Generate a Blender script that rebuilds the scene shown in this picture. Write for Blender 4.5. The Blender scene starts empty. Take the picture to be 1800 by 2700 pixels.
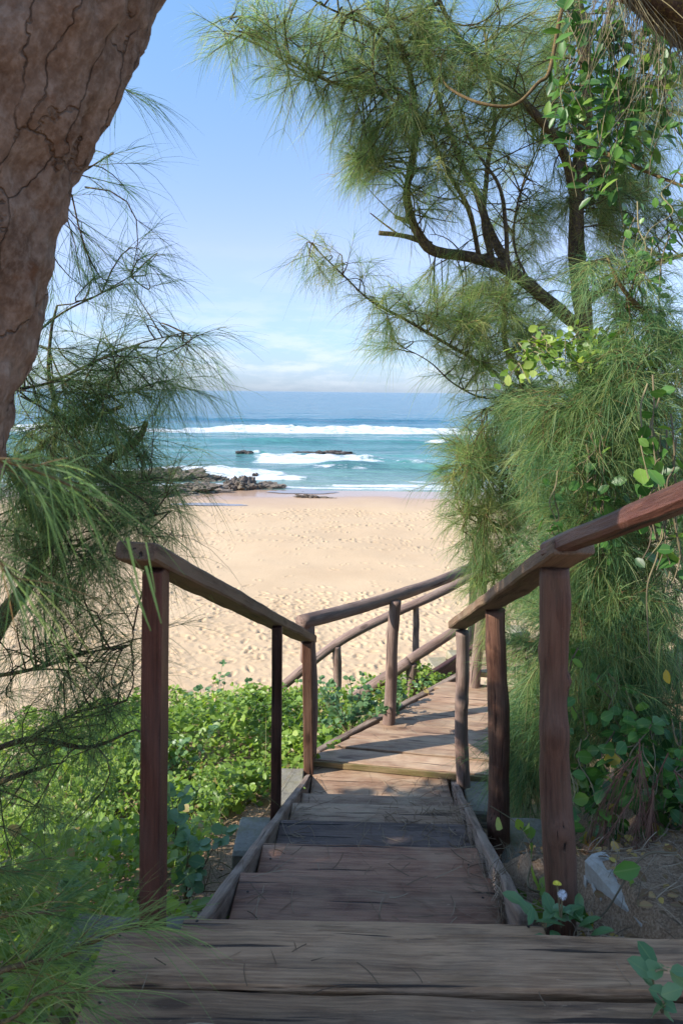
import bpy, math, random
import numpy as np
from mathutils import Vector, Matrix

random.seed(7)
RNG = np.random.default_rng(11)
C = bpy.context.scene.collection
SC = bpy.context.scene
R = math.radians

# ------------------------------------------------------------------ camera, sky, sun, exposure
EYE = 1.5
ROLL = R(0.65)
cam_d = bpy.data.cameras.new('camera')
cam = bpy.data.objects.new('camera', cam_d)
C.objects.link(cam)
SC.camera = cam
cam.location = (0, 0, EYE)
cam.matrix_world = Matrix.Translation((0, 0, EYE)) @ Matrix.Rotation(-ROLL, 4, 'Y') @ Matrix.Rotation(R(90), 4, 'X')
cam_d.sensor_fit = 'HORIZONTAL'
cam_d.sensor_width = 24
cam_d.lens = 24
cam_d.shift_y = -276 / 1568
cam_d.clip_start = 0.05
cam_d.clip_end = 100000
cam_d.dof.use_dof = True
cam_d.dof.focus_distance = 4.0
cam_d.dof.aperture_fstop = 8

SUN_EL, SUN_AZ = R(34), math.atan2(-0.955, -0.296)      # sun low on the left, a little behind
S = np.array([math.sin(SUN_AZ) * math.cos(SUN_EL), math.cos(SUN_AZ) * math.cos(SUN_EL), math.sin(SUN_EL)])
sd = bpy.data.lights.new('sun', 'SUN')
sd.energy = 2.85
sd.angle = R(0.53)
sd.color = (1.0, 0.93, 0.83)
sun = bpy.data.objects.new('sun', sd)
C.objects.link(sun)
sun.rotation_euler = Vector(S).to_track_quat('Z', 'Y').to_euler()
sun.location = (-20, -6, 15)

W = bpy.data.worlds.new('World')
SC.world = W
W.use_nodes = True
nt = W.node_tree
bg = nt.nodes['Background']
sky = nt.nodes.new('ShaderNodeTexSky')
sky.sky_type = 'NISHITA'
sky.sun_disc = False
sky.sun_elevation = SUN_EL
sky.sun_rotation = SUN_AZ % (2 * math.pi)
sky.altitude = 0
sky.air_density = 1.0
sky.dust_density = 0.2
sky.ozone_density = 2.5
bg.inputs[1].default_value = 0.15
# thin bank of small clouds low over the horizon
tc = nt.nodes.new('ShaderNodeTexCoord')
mp = nt.nodes.new('ShaderNodeMapping')
mp.inputs['Scale'].default_value = (5, 5, 22)
nz = nt.nodes.new('ShaderNodeTexNoise')
nz.inputs['Scale'].default_value = 2.2
nz.inputs['Detail'].default_value = 7
nz.inputs['Roughness'].default_value = 0.6
rp = nt.nodes.new('ShaderNodeValToRGB')
rp.color_ramp.elements[0].position = 0.46
rp.color_ramp.elements[1].position = 0.62
sx = nt.nodes.new('ShaderNodeSeparateXYZ')
band = nt.nodes.new('ShaderNodeValToRGB')
e = band.color_ramp.elements
e[0].position = 0.0; e[0].color = (0.25,) * 3 + (1,)
e[1].position = 0.035; e[1].color = (1, 1, 1, 1)
q = e.new(0.07); q.color = (.75,) * 3 + (1,)
q = e.new(0.14); q.color = (.2,) * 3 + (1,)
q = e.new(0.22); q.color = (0, 0, 0, 1)
mul = nt.nodes.new('ShaderNodeMath'); mul.operation = 'MULTIPLY'
mul2 = nt.nodes.new('ShaderNodeMath'); mul2.operation = 'MULTIPLY'; mul2.inputs[1].default_value = 0.5
mx = nt.nodes.new('ShaderNodeMixRGB')
mx.inputs[2].default_value = (2.3, 2.42, 2.6, 1)
L = nt.links.new
L(tc.outputs['Generated'], mp.inputs[0]); L(mp.outputs[0], nz.inputs['Vector'])
L(nz.outputs[0], rp.inputs[0]); L(tc.outputs['Generated'], sx.inputs[0]); L(sx.outputs[2], band.inputs[0])
L(rp.outputs[0], mul.inputs[0]); L(band.outputs[0], mul.inputs[1]); L(mul.outputs[0], mul2.inputs[0])
grad = nt.nodes.new('ShaderNodeValToRGB')
e = grad.color_ramp.elements
e[0].position = 0.0; e[0].color = (.185, .245, .43, 1)
e[1].position = 1.0; e[1].color = (1, 1, 1, 1)
for ps_, cl_ in ((.08, (.33, .355, .47)), (.2, (.6, .5, .53)), (.5, (.61, .69, .7))):
    q = e.new(ps_); q.color = (*cl_, 1)
L(sx.outputs[2], grad.inputs[0])
tint = nt.nodes.new('ShaderNodeMixRGB'); tint.blend_type = 'MULTIPLY'; tint.inputs[0].default_value = 1
L(sky.outputs[0], tint.inputs[1]); L(grad.outputs[0], tint.inputs[2])
L(mul2.outputs[0], mx.inputs[0]); L(tint.outputs[0], mx.inputs[1]); L(mx.outputs[0], bg.inputs[0])

vs = SC.view_settings
SC.display_settings.display_device = 'sRGB'
vs.view_transform = 'Standard'
vs.look = 'None'
vs.exposure = 1.62
vs.gamma = 1
vs.use_curve_mapping = False
SC.cycles.max_bounces = 8
SC.cycles.transparent_max_bounces = 8
SC.cycles.diffuse_bounces = 4
SC.cycles.transmission_bounces = 4
SC.cycles.caustics_reflective = False
SC.cycles.caustics_refractive = False
SC.cycles.use_denoising = True

RT = np.array([math.cos(ROLL), 0, math.sin(ROLL)])
UP = np.array([-math.sin(ROLL), 0, math.cos(ROLL)])
FW = np.array([0, 1, 0.])
def at(px, py, d):
    """world point seen at (px, py) of the survey sketch, d metres ahead"""
    return np.array([0, 0, EYE]) + RT * ((px - 784) / 1568 * d) - UP * ((py - 900) / 1568 * d) + FW * d

# ------------------------------------------------------------------ noise and mesh helpers
def _hash(ix, iy, iz, seed):
    h = (ix.astype(np.int64) * 374761393 + iy.astype(np.int64) * 668265263 + iz.astype(np.int64) * 2147483647 + seed * 974711) & 0xFFFFFFFF
    h = ((h ^ (h >> 13)) * 1274126177) & 0xFFFFFFFF
    h = (h ^ (h >> 16)) & 0xFFFFFFFF
    return h / 4294967295.0
def vnoise(P, scale=1.0, seed=0):
    P = np.asarray(P, float) * scale
    i = np.floor(P); f = P - i; f = f * f * (3 - 2 * f); i = i.astype(np.int64)
    out = 0
    for dx in (0, 1):
        for dy in (0, 1):
            for dz in (0, 1):
                w = (f[..., 0] if dx else 1 - f[..., 0]) * (f[..., 1] if dy else 1 - f[..., 1]) * (f[..., 2] if dz else 1 - f[..., 2])
                out = out + w * _hash(i[..., 0] + dx, i[..., 1] + dy, i[..., 2] + dz, seed)
    return out * 2 - 1
def fbm(P, scale=1.0, seed=0, octaves=4, gain=0.5):
    a, s, t = 1.0, scale, 0
    for o in range(octaves):
        t = t + a * vnoise(P, s, seed + o * 17); a *= gain; s *= 2.03
    return t
def n2(x, y, scale=1.0, seed=0, octaves=4, gain=0.5):
    return fbm(np.stack([x, y, np.zeros_like(x) + .37], -1), scale, seed, octaves, gain)

class MB:
    def __init__(s):
        s.v, s.q, s.t, s.gr, s.var, s.n, s.sharp = [], [], [], [], [], 0, False
    def add(s, v, quads=None, tris=None, gr=None, var=0.5):
        v = np.asarray(v, float).reshape(-1, 3)
        if quads is not None and len(quads): s.q.append(np.asarray(quads, np.int64).reshape(-1, 4) + s.n)
        if tris is not None and len(tris): s.t.append(np.asarray(tris, np.int64).reshape(-1, 3) + s.n)
        s.v.append(v); s.gr.append(v if gr is None else np.asarray(gr, float).reshape(-1, 3))
        s.var.append(np.broadcast_to(np.asarray(var, float).ravel(), (len(v),)).copy())
        s.n += len(v)
    def build(s, name, mat, parent=None, smooth=True, sharp=0):
        sharp = sharp or (32 if s.sharp else 0)
        v = np.concatenate(s.v)
        q = np.concatenate(s.q) if s.q else np.zeros((0, 4), np.int64)
        t = np.concatenate(s.t) if s.t else np.zeros((0, 3), np.int64)
        if parent is not None:
            v = v - np.array(parent.matrix_world.translation if parent.parent is None and False else world_loc(parent))
        me = bpy.data.meshes.new(name)
        me.vertices.add(len(v)); me.vertices.foreach_set('co', v.astype(np.float32).ravel())
        nl = q.size + t.size
        me.loops.add(nl); me.loops.foreach_set('vertex_index', np.concatenate([q.ravel(), t.ravel()]).astype(np.int32))
        me.polygons.add(len(q) + len(t))
        st = np.concatenate([np.arange(len(q)) * 4, q.size + np.arange(len(t)) * 3]).astype(np.int32)
        me.polygons.foreach_set('loop_start', st)
        me.polygons.foreach_set('use_smooth', np.full(len(st), smooth))
        a = me.attributes.new('gr', 'FLOAT_VECTOR', 'POINT'); a.data.foreach_set('vector', np.concatenate(s.gr).astype(np.float32).ravel())
        a = me.attributes.new('var', 'FLOAT', 'POINT'); a.data.foreach_set('value', np.concatenate(s.var).astype(np.float32))
        me.update(calc_edges=True); me.validate()
        me.materials.append(mat)
        if sharp: me.set_sharp_from_angle(angle=R(sharp))
        o = bpy.data.objects.new(name, me); C.objects.link(o)
        if parent is not None: o.parent = parent
        return o
def world_loc(o):
    p = np.array(o.location)
    return p if o.parent is None else p + world_loc(o.parent)
def tag(o, label=None, cat=None, group=None, kind=None):
    if label: o['label'] = label
    if cat: o['category'] = cat
    if group: o['group'] = group
    if kind: o['kind'] = kind
    return o
def thing(name, loc, label, cat, group=None):
    o = bpy.data.objects.new(name, None); C.objects.link(o); o.location = tuple(loc); o.empty_display_size = .1
    return tag(o, label, cat, group)

def nrm(a):
    return a / np.maximum(np.linalg.norm(a, axis=-1, keepdims=True), 1e-9)
def smooth_path(pts, n=6):
    P = np.asarray(pts, float)
    if len(P) < 3:
        t = np.linspace(0, 1, n + 1)[:, None]; return P[0] * (1 - t) + P[-1] * t
    Q = np.vstack([2 * P[0] - P[1], P, 2 * P[-1] - P[-2]])
    out = []
    for i in range(1, len(Q) - 2):
        for k in range(n):
            t = k / n
            out.append(.5 * (2 * Q[i] + (Q[i + 1] - Q[i - 1]) * t + (2 * Q[i - 1] - 5 * Q[i] + 4 * Q[i + 1] - Q[i + 2]) * t * t + (3 * Q[i] - Q[i - 1] - 3 * Q[i + 1] + Q[i + 2]) * t ** 3))
    out.append(P[-1])
    return np.array(out)
def frames(P):
    T = nrm(np.gradient(P, axis=0))
    ref = np.array([0.13, .9, .1]) if abs(T[0][1]) < .8 else np.array([1., 0, 0])
    N = np.zeros_like(P)
    n = ref - T[0] * ref.dot(T[0]); n /= np.linalg.norm(n)
    for i in range(len(P)):
        n = n - T[i] * n.dot(T[i]); n /= max(np.linalg.norm(n), 1e-9); N[i] = n
    return T, N, np.cross(T, N)
def tube(mb, P, r, sides=8, rough=0, seed=0, nscale=8, knots=(), var=.5, cap=True, groff=None):
    P = np.asarray(P, float); r = np.broadcast_to(np.asarray(r, float), (len(P),))
    T, N, B = frames(P)
    a = np.linspace(0, 2 * np.pi, sides, endpoint=False)
    s = np.concatenate([[0], np.cumsum(np.linalg.norm(np.diff(P, axis=0), axis=1))])
    D = N[:, None] * np.cos(a)[None, :, None] + B[:, None] * np.sin(a)[None, :, None]
    rr = np.repeat(r[:, None], sides, 1)
    V0 = P[:, None] + D * rr[..., None]
    if rough: rr = rr * (1 + rough * fbm(V0, nscale, seed, 3))
    for (ks, ka, kh, kw) in knots:
        da = np.angle(np.exp(1j * (a - ka)))[None] * r.mean()
        rr = rr + kh * np.exp(-((s[:, None] - ks) ** 2 + da ** 2) / kw ** 2)
    V = P[:, None] + D * rr[..., None]
    m, k = len(P), sides
    i = np.arange(m - 1)[:, None] * k; j = np.arange(k)[None]; j2 = (j + 1) % k
    Q = np.stack([i + j, i + j2, i + k + j2, i + k + j], -1).reshape(-1, 4)
    off = np.array([s[0], 0, 0]) + (RNG.random(3) * 20 if groff is None else groff)
    gr = np.stack([np.repeat(s[:, None], k, 1), np.cos(a)[None] * rr, np.sin(a)[None] * rr], -1).reshape(-1, 3) + off
    V = V.reshape(-1, 3)
    tris = None
    if cap:
        V = np.vstack([V, P[0], P[-1]]); gr = np.vstack([gr, off, off + [s[-1], 0, 0]])
        jj = np.arange(k); j3 = (jj + 1) % k
        tris = np.vstack([np.stack([np.full(k, m * k), j3, jj], 1), np.stack([np.full(k, m * k + 1), (m - 1) * k + jj, (m - 1) * k + j3], 1)])
    mb.add(V, Q, tris, gr, var)
def beam(mb, p0, p1, w, h, side=None, seg=None, bev=.006, wob=.0025, var=.5, taper=0, seed=None, twist=0, shear=0):
    """sawn timber from p0 to p1: width w along side, height h along the third axis, eased edges, slightly wavy faces"""
    p0, p1 = np.asarray(p0, float), np.asarray(p1, float)
    ln = np.linalg.norm(p1 - p0); T = (p1 - p0) / ln
    if side is None: side = np.cross(T, [0, 0, 1])
    side = np.asarray(side, float); side = side - T * side.dot(T); side /= np.linalg.norm(side)
    up = np.cross(side, T)
    seed = random.randrange(9999) if seed is None else seed
    seg = seg or max(2, int(ln / .05))
    a, b = w / 2, h / 2
    prof = []
    nw, nh = 4, 2
    for k in range(nw): prof.append((-a + bev + (2 * a - 2 * bev) * k / (nw - 1), b))
    for k in range(nh): prof.append((a, b - bev - (2 * b - 2 * bev) * k / (nh - 1)))
    for k in range(nw): prof.append((a - bev - (2 * a - 2 * bev) * k / (nw - 1), -b))
    for k in range(nh): prof.append((-a, -b + bev + (2 * b - 2 * bev) * k / (nh - 1)))
    prof = np.array(prof)
    t = np.concatenate([[0, bev * .6 / ln], np.linspace(0, 1, seg + 1)[1:-1], [1 - bev * .6 / ln, 1]])
    sc = np.ones(len(t)); 
    inset = np.zeros(len(t)); inset[0] = inset[-1] = bev * .6
    V, G = [], []
    off = RNG.random(3) * 30
    for ti, ins in zip(t, inset):
        pr = prof.copy()
        pr[:, 0] = np.sign(pr[:, 0]) * np.maximum(np.abs(pr[:, 0]) - ins, 0)
        pr[:, 1] = np.sign(pr[:, 1]) * np.maximum(np.abs(pr[:, 1]) - ins, 0)
        g = np.column_stack([np.full(len(pr), ti * ln), pr])
        nn = np.column_stack([fbm(g * [5, 14, 14] + seed, 1, 1, 2), fbm(g * [5, 14, 14] + seed + 50, 1, 2, 2)]) * wob
        pr = pr + nn
        if twist:
            th = twist * ti; pr = pr @ np.array([[math.cos(th), math.sin(th)], [-math.sin(th), math.cos(th)]])
        V.append(p0 + T * (ti * ln + shear * pr[:, :1] * (1 - ti)) + pr[:, :1] * side + pr[:, 1:] * up); G.append(g + off)
    k, m = len(prof), len(t)
    V = np.vstack(V); G = np.vstack(G)
    i = np.arange(m - 1)[:, None] * k; j = np.arange(k)[None]; j2 = (j + 1) % k
    Q = np.stack([i + j, i + j2, i + k + j2, i + k + j], -1).reshape(-1, 4)
    V = np.vstack([V, p0, p1]); G = np.vstack([G, off, off + [ln, 0, 0]])
    jj = np.arange(k); j3 = (jj + 1) % k
    tr = np.vstack([np.stack([np.full(k, m * k), j3, jj], 1), np.stack([np.full(k, m * k + 1), (m - 1) * k + jj, (m - 1) * k + j3], 1)])
    mb.add(V, Q, tr, G, var); mb.sharp = True
def grid_faces(m, n):
    i = np.arange(m - 1)[:, None] * n; j = np.arange(n - 1)[None]
    return np.stack([i + j, i + j + 1, i + n + j + 1, i + n + j], -1).reshape(-1, 4)

def ribbons(mb, p0, d, ln, droop, w, var, segs=3, curl=0.0):
    """thin tapering needles: base points, unit directions, lengths; droop pulls the tip down"""
    n = len(p0)
    wv = nrm(np.cross(d, RNG.normal(size=(n, 3))))
    bend = np.stack([np.zeros(n), np.zeros(n), -np.ones(n)], 1) * np.asarray(droop).reshape(-1, 1)
    bend = bend + curl * RNG.normal(size=(n, 3))
    V = np.zeros((n, segs + 1, 2, 3)); 
    for k in range(segs + 1):
        t = k / segs
        p = p0 + d * (ln * t)[:, None] + bend * (ln * t * t)[:, None]
        ww = (w * (1 - .75 * t ** 2))[:, None] * .5 * wv
        V[:, k, 0] = p - ww; V[:, k, 1] = p + ww
    b = np.arange(n)[:, None] * (2 * (segs + 1)); k = np.arange(segs)[None] * 2
    Q = np.stack([b + k, b + k + 1, b + k + 3, b + k + 2], -1).reshape(-1, 4)
    mb.add(V.reshape(-1, 3), Q, None, None, np.repeat(var, 2 * (segs + 1)))

LEAF = np.array([[0, 0, 0], [.22, .2, .05], [.22, 0, 0], [.22, -.2, .05], [.55, .29, .06], [.55, 0, -.02], [.55, -.29, .06], [.85, .17, .0], [.85, 0, -.05], [.85, -.17, .0], [1, 0, -.09]])
LQ = np.array([[1, 2, 5, 4], [2, 3, 6, 5], [4, 5, 8, 7], [5, 6, 9, 8]])
LT = np.array([[0, 2, 1], [0, 3, 2], [7, 8, 10], [8, 9, 10]])
def leaves(mb, p, d, nr, size, var, width=1.0):
    """ovate folded leaves at p pointing along d with upper side nr"""
    n = len(p)
    d = nrm(d); s = nrm(np.cross(nr, d)); u = np.cross(d, s)
    size = np.broadcast_to(size, (n,))
    V = p[:, None] + size[:, None, None] * (LEAF[None, :, 0:1] * d[:, None] + width * LEAF[None, :, 1:2] * s[:, None] + LEAF[None, :, 2:3] * u[:, None])
    b = np.arange(n)[:, None, None] * 11
    mb.add(V.reshape(-1, 3), (b + LQ[None]).reshape(-1, 4), (b + LT[None]).reshape(-1, 3), np.tile(LEAF, (n, 1)), np.repeat(var, 11))

# ------------------------------------------------------------------ materials
def mat(name):
    m = bpy.data.materials.new(name); m.use_nodes = True
    n = m.node_tree.nodes; b = n['Principled BSDF']
    return m, n, m.node_tree.links.new, b
def attr(n, name):
    a = n.new('ShaderNodeAttribute'); a.attribute_name = name; return a
def ramp(n, stops):
    r = n.new('ShaderNodeValToRGB'); e = r.color_ramp.elements
    e[0].position, e[0].color = stops[0][0], (*stops[0][1], 1)
    e[1].position, e[1].color = stops[-1][0], (*stops[-1][1], 1)
    for p, c in stops[1:-1]:
        q = e.new(p); q.color = (*c, 1)
    return r
def noise(n, l, vec, scale, detail=5, rough=.6, stretch=None, w=0):
    t = n.new('ShaderNodeTexNoise'); t.inputs['Scale'].default_value = scale; t.inputs['Detail'].default_value = detail; t.inputs['Roughness'].default_value = rough
    if stretch:
        mpn = n.new('ShaderNodeMapping'); mpn.inputs['Scale'].default_value = stretch; mpn.inputs['Location'].default_value = (w, w, w)
        l(vec, mpn.inputs[0]); vec = mpn.outputs[0]
    l(vec, t.inputs['Vector']); return t
def mixc(n, l, fac, a, b, mode='MIX'):
    m = n.new('ShaderNodeMixRGB'); m.blend_type = mode
    for s, v in ((0, fac), (1, a), (2, b)):
        if hasattr(v, 'node'): l(v, m.inputs[s])
        else: m.inputs[s].default_value = v if s == 0 else (*v, 1)
    return m.outputs[0]
def bump(n, l, h, strength, dist, prev=None):
    b = n.new('ShaderNodeBump'); b.inputs['Strength'].default_value = strength; b.inputs['Distance'].default_value = dist
    l(h, b.inputs['Height'])
    if prev is not None: l(prev, b.inputs['Normal'])
    return b.outputs[0]
def math_(n, l, op, a, b=None):
    m = n.new('ShaderNodeMath'); m.operation = op
    for i, v in enumerate((a, b)):
        if v is None: continue
        if hasattr(v, 'node'): l(v, m.inputs[i])
        else: m.inputs[i].default_value = v
    return m.outputs[0]

def wood(name, dark, mid, pale, grey, grey_amt=.4, moss=0.0, rough=.65, speck=.5):
    """weathered timber: grain runs along the first axis of 'gr'"""
    m, n, l, b = mat(name)
    g = attr(n, 'gr').outputs['Vector']; v = attr(n, 'var').outputs['Fac']
    fine = noise(n, l, g, 1, 7, .72, (6.5, 120, 120))
    broad = noise(n, l, g, 1, 4, .55, (1.3, 16, 16), 3)
    blot = noise(n, l, g, 1, 5, .6, (5, 9, 9), 7)
    rings = n.new('ShaderNodeTexWave'); rings.bands_direction = 'Y'; rings.inputs['Scale'].default_value = 9; rings.inputs['Distortion'].default_value = 9; rings.inputs['Detail'].default_value = 3
    rings.inputs['Detail Scale'].default_value = .6
    mpn = n.new('ShaderNodeMapping'); mpn.inputs['Scale'].default_value = (.35, 3, 3); l(g, mpn.inputs[0]); l(mpn.outputs[0], rings.inputs[0])
    c1 = ramp(n, [(.38, dark), (.5, mid), (.62, pale)]); l(fine.outputs[0], c1.inputs[0])
    c2 = ramp(n, [(.38, dark), (.52, mid), (.66, pale)]); l(broad.outputs[0], c2.inputs[0])
    col = mixc(n, l, .5, c1.outputs[0], c2.outputs[0])
    col = mixc(n, l, math_(n, l, 'MULTIPLY', rings.outputs[1], .2), col, dark)
    gm = ramp(n, [(.42, (0, 0, 0)), (.68, (1, 1, 1))]); l(blot.outputs[0], gm.inputs[0])
    col = mixc(n, l, math_(n, l, 'MULTIPLY', gm.outputs[0], grey_amt), col, grey)
    if moss:
        mo = noise(n, l, g, 1, 4, .7, (7, 12, 12), 13); mr = ramp(n, [(.5, (0, 0, 0)), (.66, (1, 1, 1))]); l(mo.outputs[0], mr.inputs[0])
        col = mixc(n, l, math_(n, l, 'MULTIPLY', mr.outputs[0], moss), col, (.13, .12, .035))
    hv = n.new('ShaderNodeHueSaturation'); l(col, hv.inputs['Color'])
    l(math_(n, l, 'ADD', math_(n, l, 'MULTIPLY', v, 1.2), .4), hv.inputs['Value'])
    stk = noise(n, l, g, 1, 5, .6, (4, 34, 34), 31); stp = noise(n, l, g, 1, 3, .5, (2.2, 5, 5), 37)
    stc = ramp(n, [(.47, (0, 0, 0)), (.53, (1, 1, 1))]); l(stk.outputs[0], stc.inputs[0]); stm = ramp(n, [(.42, (0, 0, 0)), (.6, (1, 1, 1))]); l(stp.outputs[0], stm.inputs[0])
    pale_ = mixc(n, l, math_(n, l, 'MULTIPLY', math_(n, l, 'MULTIPLY', stc.outputs[0], stm.outputs[0]), .6), hv.outputs[0], pale)
    crack = noise(n, l, g, 1, 3, .5, (1.6, 42, 42), 21); cr = ramp(n, [(.31, (0, 0, 0)), (.35, (1, 1, 1))]); l(crack.outputs[0], cr.inputs[0])
    col = mixc(n, l, cr.outputs[0], (dark[0] * .45, dark[1] * .45, dark[2] * .45), pale_)
    sp = noise(n, l, g, 95, 2, .5, (.5, 1, 1)); sr = ramp(n, [(.7, (0, 0, 0)), (.76, (1, 1, 1))]); l(sp.outputs[0], sr.inputs[0])
    col = mixc(n, l, math_(n, l, 'MULTIPLY', sr.outputs[0], speck), col, grey)
    kv = n.new('ShaderNodeTexVoronoi'); kv.inputs['Scale'].default_value = 1; kv.inputs['Randomness'].default_value = 1
    km = n.new('ShaderNodeMapping'); km.inputs['Scale'].default_value = (2.6, 7, 7); l(g, km.inputs[0]); l(km.outputs[0], kv.inputs['Vector'])
    kr = ramp(n, [(.0, (1, 1, 1)), (.1, (.9, .9, .9)), (.16, (0, 0, 0))]); l(kv.outputs['Distance'], kr.inputs[0])
    col = mixc(n, l, math_(n, l, 'MULTIPLY', kr.outputs[0], .75), col, (dark[0] * .6, dark[1] * .55, dark[2] * .5))
    l(col, b.inputs['Base Color']); 
    rr = ramp(n, [(.3, (rough - .12,) * 3), (.7, (rough + .15,) * 3)]); l(blot.outputs[0], rr.inputs[0]); l(rr.outputs[0], b.inputs['Roughness'])
    h = math_(n, l, 'ADD', fine.outputs[0], math_(n, l, 'MULTIPLY', cr.outputs[0], .8))
    l(bump(n, l, h, .9, .007), b.inputs['Normal'])
    b.inputs['Specular IOR Level'].default_value = .35
    return m
def foliage(name, stops, trans=.45, rough=.5, leaf=False, hue_noise=.0):
    m, n, l, b = mat(name)
    v = attr(n, 'var').outputs['Fac']
    r = ramp(n, stops); l(v, r.inputs[0]); col = r.outputs[0]
    if leaf:
        g = attr(n, 'gr').outputs['Vector']; sp = n.new('ShaderNodeSeparateXYZ'); l(g, sp.inputs[0])
        vein = ramp(n, [(.0, (1, 1, 1)), (.035, (0, 0, 0))]); l(math_(n, l, 'ABSOLUTE', sp.outputs[1]), vein.inputs[0])
        col = mixc(n, l, math_(n, l, 'MULTIPLY', vein.outputs[0], .4), col, (.22, .3, .1))
    l(col, b.inputs['Base Color']); b.inputs['Roughness'].default_value = rough
    b.inputs['Specular IOR Level'].default_value = .4
    t = n.new('ShaderNodeBsdfTranslucent'); hs = n.new('ShaderNodeHueSaturation'); hs.inputs['Saturation'].default_value = 1.1; hs.inputs['Value'].default_value = 1.5; hs.inputs['Hue'].default_value = .485
    l(col, hs.inputs['Color']); l(hs.outputs[0], t.inputs[0])
    ms = n.new('ShaderNodeMixShader'); ms.inputs[0].default_value = trans
    l(b.outputs[0], ms.inputs[1]); l(t.outputs[0], ms.inputs[2]); l(ms.outputs[0], n['Material Output'].inputs[0])
    return m
def bark(name, cols, cscale=1.0, crack=.9, lichen=.0):
    m, n, l, b = mat(name)
    g = attr(n, 'gr').outputs['Vector']
    big = noise(n, l, g, 5 * cscale, 6, .65, (.6, 1, 1)); fine = noise(n, l, g, 38 * cscale, 6, .7, (.7, 1, 1))
    r1 = ramp(n, [(.34, cols[0]), (.46, cols[1]), (.56, cols[2]), (.68, cols[3])]); l(big.outputs[0], r1.inputs[0])
    r2 = ramp(n, [(.36, cols[0]), (.5, cols[1]), (.64, cols[3])]); l(fine.outputs[0], r2.inputs[0])
    col = mixc(n, l, .45, r1.outputs[0], r2.outputs[0])
    ru = noise(n, l, g, 7 * cscale, 4, .6, (1, 1, 1), 9); rr = ramp(n, [(.6, (0, 0, 0)), (.72, (1, 1, 1))]); l(ru.outputs[0], rr.inputs[0])
    col = mixc(n, l, math_(n, l, 'MULTIPLY', rr.outputs[0], .6), col, (.16, .06, .02))
    if lichen:
        li = noise(n, l, g, 13 * cscale, 5, .7, (1, 1, 1), 4); lr = ramp(n, [(.5, (0, 0, 0)), (.64, (1, 1, 1))]); l(li.outputs[0], lr.inputs[0])
        col = mixc(n, l, math_(n, l, 'MULTIPLY', lr.outputs[0], lichen), col, (.3, .24, .06))
    pa = noise(n, l, g, 16 * cscale, 6, .75, (.8, 1, 1), 15); par = ramp(n, [(.5, (0, 0, 0)), (.62, (1, 1, 1))]); l(pa.outputs[0], par.inputs[0])
    col = mixc(n, l, math_(n, l, 'MULTIPLY', par.outputs[0], .35), col, cols[3])
    wob = noise(n, l, g, 6 * cscale, 4, .6); wm = n.new('ShaderNodeMixRGB'); wm.blend_type = 'ADD'; wm.inputs[0].default_value = .055
    mpn = n.new('ShaderNodeMapping'); mpn.inputs['Scale'].default_value = (.3, 1, 1); l(g, mpn.inputs[0]); l(mpn.outputs[0], wm.inputs[1]); l(wob.outputs[1], wm.inputs[2])
    vo = n.new('ShaderNodeTexVoronoi'); vo.feature = 'DISTANCE_TO_EDGE'; vo.inputs['Scale'].default_value = 7 * cscale; l(wm.outputs[0], vo.inputs['Vector'])
    vr = ramp(n, [(.0, (0, 0, 0)), (.018, (1, 1, 1))]); l(vo.outputs[0], vr.inputs[0])
    mk = noise(n, l, g, 3.0 * cscale, 3, .5, None); mkr = ramp(n, [(.38, (1, 1, 1)), (.5, (0, 0, 0))]); l(mk.outputs[0], mkr.inputs[0])
    cm = math_(n, l, 'MAXIMUM', vr.outputs[0], mkr.outputs[0])
    col = mixc(n, l, math_(n, l, 'MULTIPLY', math_(n, l, 'SUBTRACT', 1.0, cm), crack), col, (.012, .008, .006))
    l(col, b.inputs['Base Color']); b.inputs['Roughness'].default_value = .9; b.inputs['Specular IOR Level'].default_value = .15
    h = math_(n, l, 'ADD', math_(n, l, 'MULTIPLY', fine.outputs[0], .8), math_(n, l, 'MULTIPLY', cm, .9))
    h = math_(n, l, 'ADD', h, math_(n, l, 'MULTIPLY', big.outputs[0], 1.2))
    l(bump(n, l, h, .9, .012 / cscale), b.inputs['Normal'])
    return m
def stone(name, cols, scale=6, bmp=.02, moss=.0, rough=.85):
    m, n, l, b = mat(name)
    tcn = n.new('ShaderNodeTexCoord').outputs['Object']
    a = noise(n, l, tcn, scale, 8, .7); c = noise(n, l, tcn, scale * 7, 5, .7)
    r = ramp(n, [(.3, cols[0]), (.5, cols[1]), (.7, cols[2])]); l(a.outputs[0], r.inputs[0])
    r2 = ramp(n, [(.3, cols[0]), (.7, cols[2])]); l(c.outputs[0], r2.inputs[0])
    col = mixc(n, l, .4, r.outputs[0], r2.outputs[0])
    if moss:
        mo = noise(n, l, tcn, scale * .7, 5, .7, (1, 1, 1), 5); mr = ramp(n, [(.48, (0, 0, 0)), (.62, (1, 1, 1))]); l(mo.outputs[0], mr.inputs[0])
        col = mixc(n, l, math_(n, l, 'MULTIPLY', mr.outputs[0], moss), col, (.17, .15, .05))
    l(col, b.inputs['Base Color']); b.inputs['Roughness'].default_value = rough
    h = math_(n, l, 'ADD', a.outputs[0], math_(n, l, 'MULTIPLY', c.outputs[0], .35))
    l(bump(n, l, h, .8, bmp), b.inputs['Normal'])
    return m

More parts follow.
